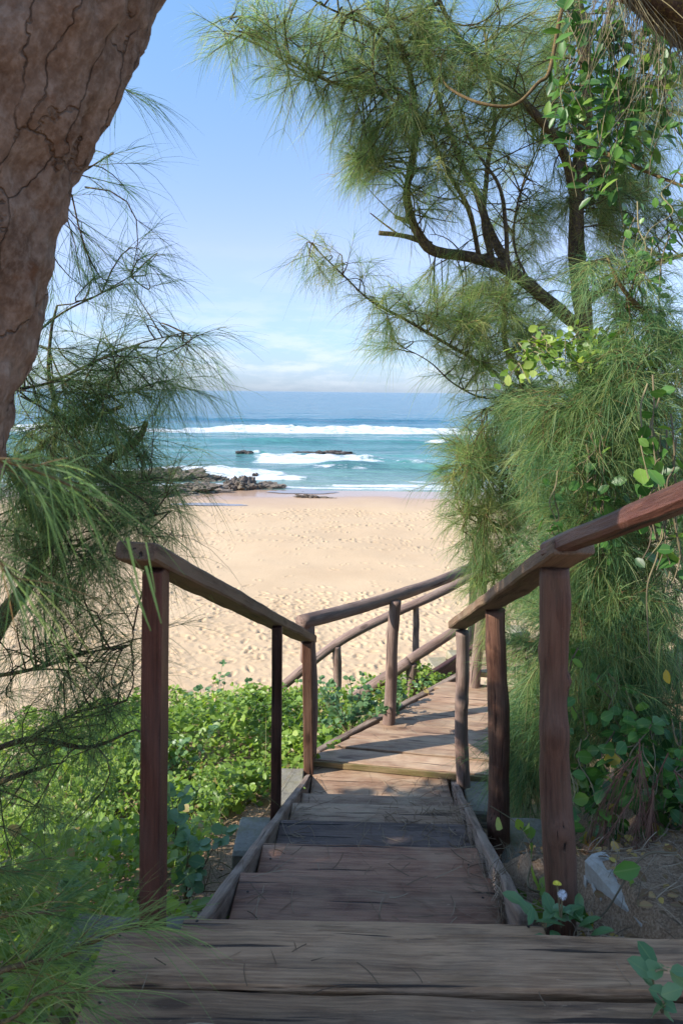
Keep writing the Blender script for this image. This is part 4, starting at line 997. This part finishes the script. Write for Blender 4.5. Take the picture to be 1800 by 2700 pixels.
blobs(c, [(120, 1010, 2.5, 120, 80, .25, 10), (220, 1180, 2.45, 110, 60, .2, 9), (60, 1120, 2.4, 90, 90, .25, 10), (250, 870, 2.5, 90, 40, .15, 5)], ntw=4, tl=.18, lift=.03, maxlen=.35, spread=.5, bias=(.1, 0, -.02), r=.002)
c.needles(20, .17, .0014, .5, (10, 46), tint=.28, tintspread=.36)
blobs(c, [(200, 1420, 2.3, 90, 60, .2, 9), (80, 1450, 2.3, 110, 80, .25, 12), (230, 1510, 2.3, 90, 50, .2, 9), (80, 1580, 2.3, 110, 80, .25, 12), (240, 1620, 2.2, 80, 50, .2, 8), (80, 1700, 2.2, 100, 60, .25, 9), (230, 1700, 2.2, 80, 50, .2, 5), (50, 1820, 2.2, 80, 60, .25, 5), (50, 1930, 2.1, 70, 70, .25, 4), (430, 1600, 2.3, 20, 20, .1, 0)],
      ntw=3, tl=.18, lift=.03, maxlen=.35, spread=.6, bias=(.08, 0, -.05), r=.003)
c.needles(15, .16, .0013, .45, (12, 55), tint=.28, tintspread=.36)
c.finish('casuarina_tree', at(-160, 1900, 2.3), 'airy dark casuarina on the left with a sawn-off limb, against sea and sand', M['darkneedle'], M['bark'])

# ---- foreground sprays hanging in from the left, close to the lens
c = Crown(63)
def sprig(pts, r, ntw, tl, spread=.35):
    P = c.add_limb(pts, r, r * .3, 6)
    for k in range(ntw):
        u = random.uniform(.15, .98); i = int(u * (len(P) - 2)); T = P[i + 1] - P[i]; T = T / np.linalg.norm(T)
        d = nrm(T + spread * RNG.normal(size=3)); L_ = tl * random.uniform(.5, 1.2)
        c.twig(bez(P[i], P[i] + d * L_, .04 * L_, 6), r * .3)
    k = len(P) // 2; c.tw.append(np.array([P[int(k + (len(P) - 1 - k) * q / 5)] for q in range(6)]))
c.add_limb([at(-200, 2330, 1.25), at(-200, 2130, 1.3), at(-150, 2000, 1.4), at(-260, 1600, 1.1), at(-200, 1200, .85), at(-250, 1000, .85)], .012, .008, 8)
sprig([at(-200, 2330, 1.25), at(0, 2232, 1.25), at(130, 2200, 1.27), at(250, 2150, 1.3), at(330, 2118, 1.32)], .006, 14, .1)
sprig([at(-200, 2130, 1.3), at(-40, 2110, 1.3), at(60, 2100, 1.3), at(150, 2092, 1.32)], .005, 9, .1)
sprig([at(-200, 2330, 1.25), at(0, 2350, 1.2), at(90, 2290, 1.2), at(170, 2280, 1.22)], .005, 9, .1)
sprig([at(-150, 2000, 1.4), at(-40, 1990, 1.4), at(70, 2010, 1.4)], .004, 7, .1)
c.needles(20, .15, .0014, .3, (10, 45), tint=.15)
sprig([at(-250, 1000, .85), at(-60, 1040, .85), at(90, 1085, .85), at(190, 1130, .86)], .004, 7, .08, .4)
sprig([at(-200, 1200, .85), at(-40, 1260, .85), at(40, 1330, .85)], .003, 4, .07, .4)
c.needles(9, .12, .0016, .6, (12, 50), tint=.1)
ribbons(c.ndl, np.array([at(292, 1235, .8), at(335, 1245, .8), at(300, 1330, .8), at(335, 1300, .8)]), nrm(np.array([[.25, 0, -1], [.2, 0, -1], [.4, 0, -1], [.28, 0, -1.]])), np.array([.07, .06, .065, .07]), np.zeros(4), np.full(4, .0035), np.full(4, .55))
c.finish('casuarina_branch', at(-200, 2330, 1.25), 'green casuarina sprays hanging in at the left edge, closest to the viewer', M['needle'], M['twig'], 'branch')

# ---- leaning shade tree: great plated trunk at upper left, its unseen crown on the left added and shaped to shade the stairs
TR = thing('shade_tree', (-1.75, 1.55, EYE - 1.7), 'huge leaning tree trunk with cracked plated bark at the upper left', 'tree')
g = MB()
axis = smooth_path([(-1.72, 1.6, -.3), (-1.42, 1.56, .6), (-1.06, 1.5, 1.2), (-.915, 1.45, 1.55), (-.815, 1.42, 1.95), (-.62, 1.4, 2.42), (-.32, 1.37, 2.95), (0, 1.3, 3.5)], 24)
P = axis; m_ = len(P); k_ = 150
T, N, B = frames(P); a = np.linspace(0, 2 * np.pi, k_, endpoint=False)
rad = np.interp(P[:, 2], [-.3, .6, 1.2, 1.6, 2.0, 2.5, 3.0, 3.6], [.32, .25, .22, .215, .225, .25, .26, .24])
D = N[:, None] * np.cos(a)[None, :, None] + B[:, None] * np.sin(a)[None, :, None]
V0 = P[:, None] + D * rad[:, None, None]
dr = .02 * fbm(V0 * [1, 1, .5], 5, 3, 3) + .015 * fbm(V0 * [1, 1, .5], 18, 8, 4, .65) + .02 * np.abs(fbm(V0 * [1, 1, .3], 9, 18, 3))
V = P[:, None] + D * (rad[:, None] + dr)[..., None]
s_ = np.concatenate([[0], np.cumsum(np.linalg.norm(np.diff(P, axis=0), axis=1))])
gr = np.stack([np.repeat(s_[:, None], k_, 1), np.cos(a)[None] * (rad[:, None] + dr), np.sin(a)[None] * (rad[:, None] + dr)], -1)
i = np.arange(m_ - 1)[:, None] * k_; j = np.arange(k_)[None]
g.add(V, np.stack([i + j, i + (j + 1) % k_, i + k_ + (j + 1) % k_, i + k_ + j], -1).reshape(-1, 4), None, gr)
g.build('trunk', M['bigbark'], TR)
g = MB()
for pts, r0, r1 in [([(-.45, 1.37, 2.9), (-1.2, 1.3, 3.6), (-2.4, 1.5, 3.9), (-3.6, 1.9, 3.9)], .12, .03), ([(-1.0, 1.44, 1.7), (-1.7, 1.0, 2.4), (-2.6, .7, 2.9), (-3.6, .5, 3.1)], .1, .03), ([(-1.5, 1.55, .7), (-2.2, 1.9, 1.5), (-3.0, 2.3, 2.2), (-3.8, 2.6, 2.6)], .09, .03),
                    ([(-1.2, 1.5, 1.25), (-2.0, .9, 1.7), (-3.0, .3, 1.9)], .08, .03), ([(-.1, 1.3, 3.5), (.2, 1.0, 4.0), (.3, .3, 4.5)], .2, .08)]:
    P = smooth_path(pts, 10); tube(g, P, np.linspace(r0, r1, len(P)), 10, .1, 3, 6)
g.build('limb', M['bark'], TR)
g = MB(); rg = np.random.default_rng(5)
def shade_leaves(cx, cy, cz, rx, ry, rz, n_):
    q = rg.normal(size=(n_, 3)); q = nrm(q) * (rg.random((n_, 1)) ** .4)
    p = np.array([cx, cy, cz]) + q * [rx, ry, rz]
    leaves(g, p, rg.normal(size=(n_, 3)) + [0, 0, -.6], rg.normal(size=(n_, 3)) + [0, 0, 1.2], rg.uniform(.07, .11, n_), np.clip(rg.normal(.45, .2, n_), 0, .94))
for k in range(24):
    x_ = rg.uniform(-4.4, -2.6); y0 = rg.uniform(.9, 3.75); z0 = rg.uniform(-.9, 1.55)
    if y0 > 2.5: z0 = rg.uniform(-.9, .15)
    shade_leaves(x_, y0 + .281 * x_ + .05, z0 - .677 * x_, .5, .5, .45, 420)
for (y0, z0) in ((1.0, .1), (1.3, .5), (1.6, .2), (1.35, .05), (1.7, .75), (1.05, .75), (1.95, 1.15), (1.5, 1.2)):  # extra unseen leaf clusters, added to block a sun patch on the platform
    x_ = rg.uniform(-3.9, -2.8); shade_leaves(x_, y0 + .281 * x_ + .05, z0 - .677 * x_, .42, .42, .4, 420)
g.build('crown', M['vineleaf'], TR)

# ------------------------------------------------------------------ ground cover and plants
rg = np.random.default_rng(77)
def bush_h(x, y): return np.maximum(.05, .24 + .2 * n2(x, y, 1.9, 55, 3) + .12 * np.clip((y - 4.0) / 1.2, 0, 1))
def left_of_stairs(x, y):
    e_ = np.where(y < 2.0, -.66, np.where(y < 4.45, -.42 + (y - 2) * .08, edge_x(y) - .06))
    return x < e_ - .02
n_ = 76000
x = rg.uniform(-3.4, 1.2, n_); y = rg.uniform(1.4, 7.0, n_)
k = left_of_stairs(x + .05 * rg.normal(size=n_), y) & ~((x > -.64) & (x < -.2) & (y > 2.35) & (y < 4.5)) & (rg.random(n_) < np.clip(1.25 - np.clip(-x - 1.5, 0, 2) * .35, .2, 1))
x, y = x[k], y[k]; n_ = len(x)
gap = n2(x, y, 3.0, 91, 3)
k = gap > -.5 + .25 * np.clip((y - 3) / 2, -1, 1) * -1; x, y = x[k], y[k]; n_ = len(x)
gz = EYE - ground_d(x, y); hh = bush_h(x, y) * (1 - .8 * rg.random(n_) ** 2.2)
p = np.stack([x, y, gz + hh], -1)
d = rg.normal(size=(n_, 3)) * [1, 1, .45] ; up_n = rg.normal(size=(n_, 3)) * .55 + [-.3, -.1, 1]
var = np.clip(.48 + .4 * n2(x, y, 1.6, 66, 3) + .13 * rg.normal(size=n_) + .1 * (hh / .4 - .5), 0, .96); var = np.where(rg.random(n_) < .035, 1.0, var)
size = rg.uniform(.022, .048, n_) * (1.05 + .55 * np.clip(n2(x, y, 1.7, 12, 3), -1, 1)) * np.where(rg.random(n_) < .1, 1.7, 1)
g = MB(); leaves(g, p, d, up_n, size, var, 1.15)
n_s = 4200
x = rg.uniform(-2.6, 1.0, n_s); y = rg.uniform(1.6, 6.6, n_s); k = left_of_stairs(x, y); x, y = x[k], y[k]
p0 = np.stack([x, y, EYE - ground_d(x, y)], -1)
gc = g.build('ground_cover', M['leaf']); tag(gc, 'sunny yellow-green ground cover filling the slope left of the stairs', 'ground cover', kind='stuff')
g = MB(); ribbons(g, p0, nrm(rg.normal(size=(len(x), 3)) * [1, 1, .3] + [0, 0, .7]), rg.uniform(.2, .45, len(x)), rg.uniform(.1, .9, len(x)), np.full(len(x), .0045), rg.random(len(x)), 4, .25)
o = g.build('undergrowth', M['stem']); tag(o, 'tangle of dry brown stems under the green ground cover', 'undergrowth', kind='stuff')

def leafy_plant(name, base, stems, label, material, leaf, nl, spread=.35, lift=.3, seed=0, width=1.3, cat='plant'):
    rg = np.random.default_rng(seed)
    o = thing(name, base, label, cat)
    g, s = MB(), MB()
    for k in range(stems):
        tip = np.asarray(base) + [rg.normal() * spread, rg.normal() * spread, lift * rg.uniform(.6, 1.15)]
        P = bez(np.asarray(base, float), tip, .08, 8, rg.normal(size=3) * .04); tube(s, P, np.linspace(.004, .002, 8), 5, 0, cap=False, var=rg.random())
        i = rg.integers(2, 8, nl); i[:3] = 7
        d = rg.normal(size=(nl, 3)) * [1, 1, .4] + [0, 0, .35]
        leaves(g, P[i] + rg.normal(size=(nl, 3)) * .006, d, rg.normal(size=(nl, 3)) * .3 + [0, -.5, .9], leaf * rg.uniform(.65, 1.2, nl), np.clip(rg.normal(.5, .25, nl), 0, 1), width)
    s.build('stem', M['stem'], o); g.build('foliage', material, o)
    return o
def gpt(px, py, d):
    p = at(px, py, d); p[2] = EYE - float(ground_d(p[0], p[1])); return p
leafy_plant('leafy_plant', gpt(425, 2010, 2.9), 5, 'round-leaved grey-green plant beside the dark square post', M['greyleaf'], .062, 9, .12, .32, 1, 1.4)
leafy_plant('leafy_plant', gpt(420, 1900, 3.3), 4, 'pale felted plant standing just behind the dark square post', M['greyleaf'], .07, 8, .1, .42, 2, 1.3)
leafy_plant('leafy_plant', gpt(120, 2050, 2.3), 4, 'whitish-leaved plant low under the left casuarina', M['greyleaf'], .05, 8, .12, .25, 3, 1.2)
leafy_plant('leafy_shrub', at(800, 1690, 5.25), 16, 'round-leaved sunlit shrub growing along the left edge of the landing', M['greyleaf'], .045, 22, .22, .36, 4, 1.4, 'shrub')
leafy_plant('leafy_shrub', at(905, 1660, 5.2), 7, 'small shrub wrapped round the foot of the landing log post', M['greyleaf'], .04, 16, .14, .22, 5, 1.4, 'shrub')
leafy_plant('leafy_shrub', at(965, 1640, 5.75), 5, 'small sunlit shrub at the landing corner beside the lower rail', M['greyleaf'], .038, 14, .07, .25, 6, 1.4, 'shrub')
leafy_plant('leafy_shrub', at(560, 1720, 6.0), 20, 'tall bright shrub at the back of the green slope against the sand', M['leaf'], .04, 26, .3, .42, 7, 1.3, 'shrub')
rs = np.random.default_rng(41)
for k, (px, py, d, lab) in enumerate([(470, 1650, 6.1, 'mounded shrub at the top of the green slope left of the square post'), (640, 1640, 6.2, 'leafy mound on top of the slope between slim post and landing post'), (400, 1790, 4.6, 'yellow-green mound in the slope just left of the square post'),
    (515, 1830, 4.4, 'broad leafy mound in front of the slim middle post'), (250, 1800, 4.6, 'bright mound of leaves behind the lower left casuarina sprays'), (140, 1880, 4.0, 'shaded leafy mound near the left edge under the casuarina')]):
    leafy_plant('leafy_shrub', at(px, py + 40, d) + [0, 0, -.15], 16, lab, M['leaf'] if k % 2 else M['greyleaf'], [.05, .042, .055, .06, .045, .05][k], 22, .2, [.5, .5, .4, .36, .4, .4][k], 50 + k, 1.25, 'shrub')
leafy_plant('seedling', at(1520, 2260, 1.66) * [1, 1, 0] + [0, 0, EYE - 1.5], 2, 'lone green seedling at the right end of the platform plank', M['greyleaf'], .06, 7, .02, .1, 8, 1.1)

# flowering weed by the thick log post
wd = thing('flowering_weed', at(1288, 2132, 1.965), 'small weed with a yellow flower and a white seed head at the thick post', 'weed')
s, g = MB(), MB()
bs = np.array(wd.location); rg = np.random.default_rng(3)
n_ = 22
a = rg.uniform(0, 6.28, n_); d = np.stack([np.cos(a), np.sin(a), rg.uniform(.1, .7, n_)], -1)
leaves(g, bs + rg.normal(size=(n_, 3)) * [.05, .03, .01] + [0, 0, .02], d, rg.normal(size=(n_, 3)) * .3 + [0, 0, 1], rg.uniform(.05, .085, n_), np.clip(rg.normal(.4, .2, n_), 0, .9), .8)
fl = [at(1279, 2035, 1.96), at(1291, 2056, 1.95)]
for q in fl:
    P = bez(bs, q, .02, 8); tube(s, P, .0025, 5, 0, cap=False)
s.build('stem', M['stem'], wd); g.build('foliage', M['greyleaf'], wd)
m, n, l, b = mat('yellow_petals'); b.inputs['Base Color'].default_value = (.75, .6, .05, 1)
g = MB(); n_ = 26; a = np.linspace(0, 6.28, n_); leaves(g, np.tile(fl[0], (n_, 1)), np.stack([np.cos(a), np.sin(a) * .6, np.full(n_, .5)], -1), np.tile([0, 0, 1.], (n_, 1)), np.full(n_, .014), np.full(n_, .5), .5); g.build('flower', m, wd)
m, n, l, b = mat('seed_down'); b.inputs['Base Color'].default_value = (.7, .72, .76, 1)
g = MB(); n_ = 260; d = nrm(rg.normal(size=(n_, 3))); ribbons(g, np.tile(fl[1], (n_, 1)), d, np.full(n_, .014), np.zeros(n_), np.full(n_, .0008), np.full(n_, .5)); g.build('seed_head', m, wd)

# creepers: stems with glossy leaves
def creeper(name, paths, label, leaf, per, seed, yellow=.03, material='vineleaf', thick=.004, cat='vine', scatter=.03, width=1.25, woody=()):
    rg = np.random.default_rng(seed)
    o = thing(name, paths[0][0], label, cat); s, g = MB(), MB()
    for P in list(woody):
        P = smooth_path(P, 8); w_ = MB(); tube(w_, P, np.linspace(.014, .008, len(P)), 7, .15, 3, 20, var=.2); w_.build('woody_stem', M['twig'], o)
    for pts in paths:
        P = smooth_path(pts, 10) + rg.normal(size=3) * .01; tube(s, P, np.linspace(thick, thick * .5, len(P)), 5, 0, cap=False, var=rg.random())
        ln = np.linalg.norm(np.diff(P, axis=0), axis=1).sum(); n_ = max(3, int(ln * per))
        i = rg.integers(1, len(P), n_)
        var = np.clip(rg.normal(.5, .25, n_), 0, .93); var = np.where(rg.random(n_) < yellow, 1.0, var)
        leaves(g, P[i] + rg.normal(size=(n_, 3)) * scatter, rg.normal(size=(n_, 3)) * [1, .8, .7] + [0, 0, -.35], rg.normal(size=(n_, 3)) * .6 + [-.35, -.6, .7], leaf * rg.uniform(.65, 1.25, n_), var, width)
    s.build('stem', M['stem'], o); g.build('foliage', M[material], o)
    return o
def wig(px, py, d, dx, dy, dd, k=4, w=30):
    return [at(px + dx * i / k + random.uniform(-w, w) * (i > 0), py + dy * i / k + random.uniform(-w, w) * .6 * (i > 0), d + dd * i / k) for i in range(k + 1)]
paths = [wig(random.uniform(1300, 1560), random.uniform(-30, 120), 3.9, random.uniform(-60, 60), random.uniform(200, 420), random.uniform(-.3, .2)) for _ in range(24)]
paths += [wig(random.uniform(1270, 1350), random.uniform(60, 300), 4.2, random.uniform(-40, 40), random.uniform(100, 220), -.1) for _ in range(4)]
creeper('climbing_vine', paths, 'glossy broad-leaved vine hanging from the dark bough at the top right', .1, 22, 3, .0, woody=[[at(1330, -90, 4.0), at(1290, 20, 4.2), at(1262, 160, 4.2), at(1235, 190, 4.2), at(1180, 240, 4.2), at(1100, 235, 4.25), at(1030, 200, 4.4), at(1010, 160, 4.6)], [at(1355, 335, 4.0), at(1420, 365, 3.9), at(1500, 400, 3.8), at(1600, 440, 3.7)]], cat='vine', width=.8)
paths = [wig(random.uniform(1420, 1560), random.uniform(380, 620), 3.5, random.uniform(-80, 40), random.uniform(120, 260), -.3) for _ in range(9)]
creeper('climbing_vine', paths, 'small bright green vine leaves tangled in the casuarina at mid right', .055, 24, 5, .0)
paths = [wig(random.uniform(1190, 1430), random.uniform(750, 800), 3.4, random.uniform(-70, 70), random.uniform(30, 90), -.3) for _ in range(20)]
creeper('climbing_vine', paths, 'patch of sunlit bright green vine leaves below the limb fork', .045, 40, 7, .0, 'leaf')
paths = [wig(random.uniform(1270, 1400), random.uniform(980, 1160), 3.05, random.uniform(-30, 30), random.uniform(60, 160), 0, w=18) for _ in range(13)]
creeper('climbing_vine', paths, 'dark vine leaves in the needles above the red handrail', .055, 24, 9, .0)
paths = [wig(random.uniform(1490, 1560), random.uniform(850, 1250), 2.6, random.uniform(-30, 40), random.uniform(150, 330), -.1, w=20) for _ in range(14)]
creeper('climbing_vine', paths, 'glossy vine leaves hanging down at the right edge around the red rail', .07, 13, 11, .02)
paths = [wig(random.uniform(1300, 1560), random.uniform(1640, 1800), 3.0, random.uniform(-60, 60), random.uniform(120, 230), -.35, w=25) for _ in range(30)]
paths += [wig(random.uniform(1300, 1440), random.uniform(1830, 1960), 2.65, random.uniform(-40, 60), random.uniform(40, 130), -.1, w=20) for _ in range(10)]
creeper('climbing_vine', paths, 'shiny creeper with a few yellow leaves on the bank right of the thick post', .068, 26, 13, .025)
paths = [[gpt(1560, 2000, 2.2) + [0, 0, .07], gpt(1480, 2010, 2.15) + [0, 0, .08], gpt(1400, 2030, 2.1) + [0, 0, .09], gpt(1350, 2040, 2.08) + [0, 0, .05]]]
creeper('climbing_vine', paths, 'trailing vine runner with large oval leaves across the white kerb block', .095, 14, 15, .1, scatter=.02, width=1.1)
paths = [[at(1240, 2050, 2.35), at(1205, 2030, 2.32), at(1215, 1950, 2.6), at(1180, 1890, 2.85), at(1120, 1850, 2.9)]]
creeper('climbing_vine', paths, 'few bright vine leaves straying over the right stringer', .08, 16, 17, .0, 'leaf', scatter=.02)

paths = [wig(random.uniform(1330, 1480), random.uniform(1480, 1640), 3.05, random.uniform(-30, 30), random.uniform(80, 180), 0, w=20) for _ in range(7)]
creeper('climbing_vine', paths, 'scattered vine leaves in the lower needle curtain above the shiny creeper', .06, 18, 19, .02)
# dead brown casuarina sprays on the bank, lower right
c = Crown(91)
o_ = at(1480, 1730, 2.62)
for k in range(15):
    p0 = at(random.choice((1455, 1480, 1545)) + random.gauss(0, 14), random.uniform(1690, 1850), random.uniform(2.5, 2.7)); p1 = p0 + [random.gauss(-.06, .1), random.gauss(-.05, .05), -random.uniform(.14, .34)]
    c.twig(bez(p0, p1, 0, 6, RNG.normal(size=3) * .02), .003)
c.needles(58, .12, .0018, .5, (6, 38), tint=.05, tintspread=.35)
c.finish('dead_branch', o_, 'rust-brown dead casuarina spray hanging on the bank at the lower right', M['deadneedle'], M['deadneedle'], 'branch')

# dark overhanging bough at the top right corner
ob = thing('tree_bough', at(1640, 120, 3.2), 'thick dark bough crossing the top right corner above the vine', 'bough')
g = MB(); P = smooth_path([at(1900, 200, 3.6), at(1720, 120, 3.4), at(1600, 50, 3.2), at(1510, -15, 3.1), at(1430, -90, 3.0), at(1340, -200, 2.9)], 10); tube(g, P, np.linspace(.15, .085, len(P)), 24, .2, 4, 6); g.build('limb', M['bark'], ob)
g = MB(); rg = np.random.default_rng(8)
n_ = 420; i = rg.integers(0, len(P), n_); ribbons(g, P[i] + [0, 0, -.05], nrm(rg.normal(size=(n_, 3)) * .3 + [0, 0, -1]), rg.uniform(.15, .5, n_), np.full(n_, .2), np.full(n_, .0035), rg.random(n_), 4, .25); g.build('hanging_twig', M['stem'], ob)

# ------------------------------------------------------------------ needle litter on the steps and soil
rg = np.random.default_rng(123)
P_, D_ = [], []
def litter(n_, x0, x1, y0, y1, zf, dense_right=0):
    x = x0 + (x1 - x0) * (1 - rg.random(n_) ** (1 + dense_right)) if dense_right else rg.uniform(x0, x1, n_)
    y = rg.uniform(y0, y1, n_); a = rg.uniform(0, 6.28, n_)
    z = zf(x, y) if callable(zf) else np.full(n_, zf)
    P_.append(np.stack([x, y, z + .004 + .012 * rg.random(n_) ** 3], -1)); D_.append(np.stack([np.cos(a), np.sin(a), rg.normal(size=n_) * .06], -1))
for k, cnt in zip(range(1, 7), (90, 80, 170, 150, 120, 110)):
    y0, y1 = edges[k - 1][0] + .01, edges[k][0] - .02; xm = .127 + (y1 - 2.4) * .077
    litter(cnt // 3, xm - .42, xm + .43, y0, y1, EYE - edges[k][1]); litter(cnt, xm - .1, xm + .44, y0, y1, EYE - edges[k][1], 2.2); litter(cnt // 4, xm - .44, xm - .38, y0, y1, EYE - edges[k][1])
litter(1500, .62, 1.7, 1.75, 2.9, lambda x, y: EYE - ground_d(x, y) + .01)
litter(26, -.5, 1.2, 1.5, 1.88, EYE - 1.503); litter(60, 0, 1.6, 4.8, 5.7, EYE - LD + .01)
litter(160, .53, .6, 2.05, 2.42, EYE - 1.70)
Pn, Dn = np.concatenate(P_), nrm(np.concatenate(D_)); n_ = len(Pn)
g = MB()
wv = np.stack([-Dn[:, 1], Dn[:, 0], np.zeros(n_)], -1); ln = rg.uniform(.04, .13, n_); cv = rg.normal(size=n_) * .25
V = np.zeros((n_, 5, 2, 3))
for k in range(5):
    t = k / 4; p = Pn + Dn * (ln * t)[:, None] + wv * (cv * ln * t * t)[:, None]
    V[:, k, 0] = p - wv * .0011; V[:, k, 1] = p + wv * .0011 + [0, 0, .0012]
b_ = np.arange(n_)[:, None] * 10; k = np.arange(4)[None] * 2
g.add(V.reshape(-1, 3), np.stack([b_ + k, b_ + k + 1, b_ + k + 3, b_ + k + 2], -1).reshape(-1, 4), None, None, np.repeat(rg.random(n_), 10))
n_ = 260; x = rg.uniform(.64, 1.5, n_); y = rg.uniform(1.95, 2.7, n_)
g2 = MB(); leaves(g2, np.stack([x, y, EYE - ground_d(x, y) + .012], -1), rg.normal(size=(n_, 3)) * [1, 1, .12], rg.normal(size=(n_, 3)) * .35 + [0, 0, 1], rg.uniform(.02, .05, n_), rg.random(n_), 1.0)
tag(g2.build('fallen_leaves', M['deadleaf']), 'small dry fallen leaves lying on the soil right of the stairs', 'leaf litter', kind='stuff')
tag(g.build('needle_litter', M['litter']), 'dry brown casuarina needles scattered on the steps and soil', 'needle litter', kind='stuff')
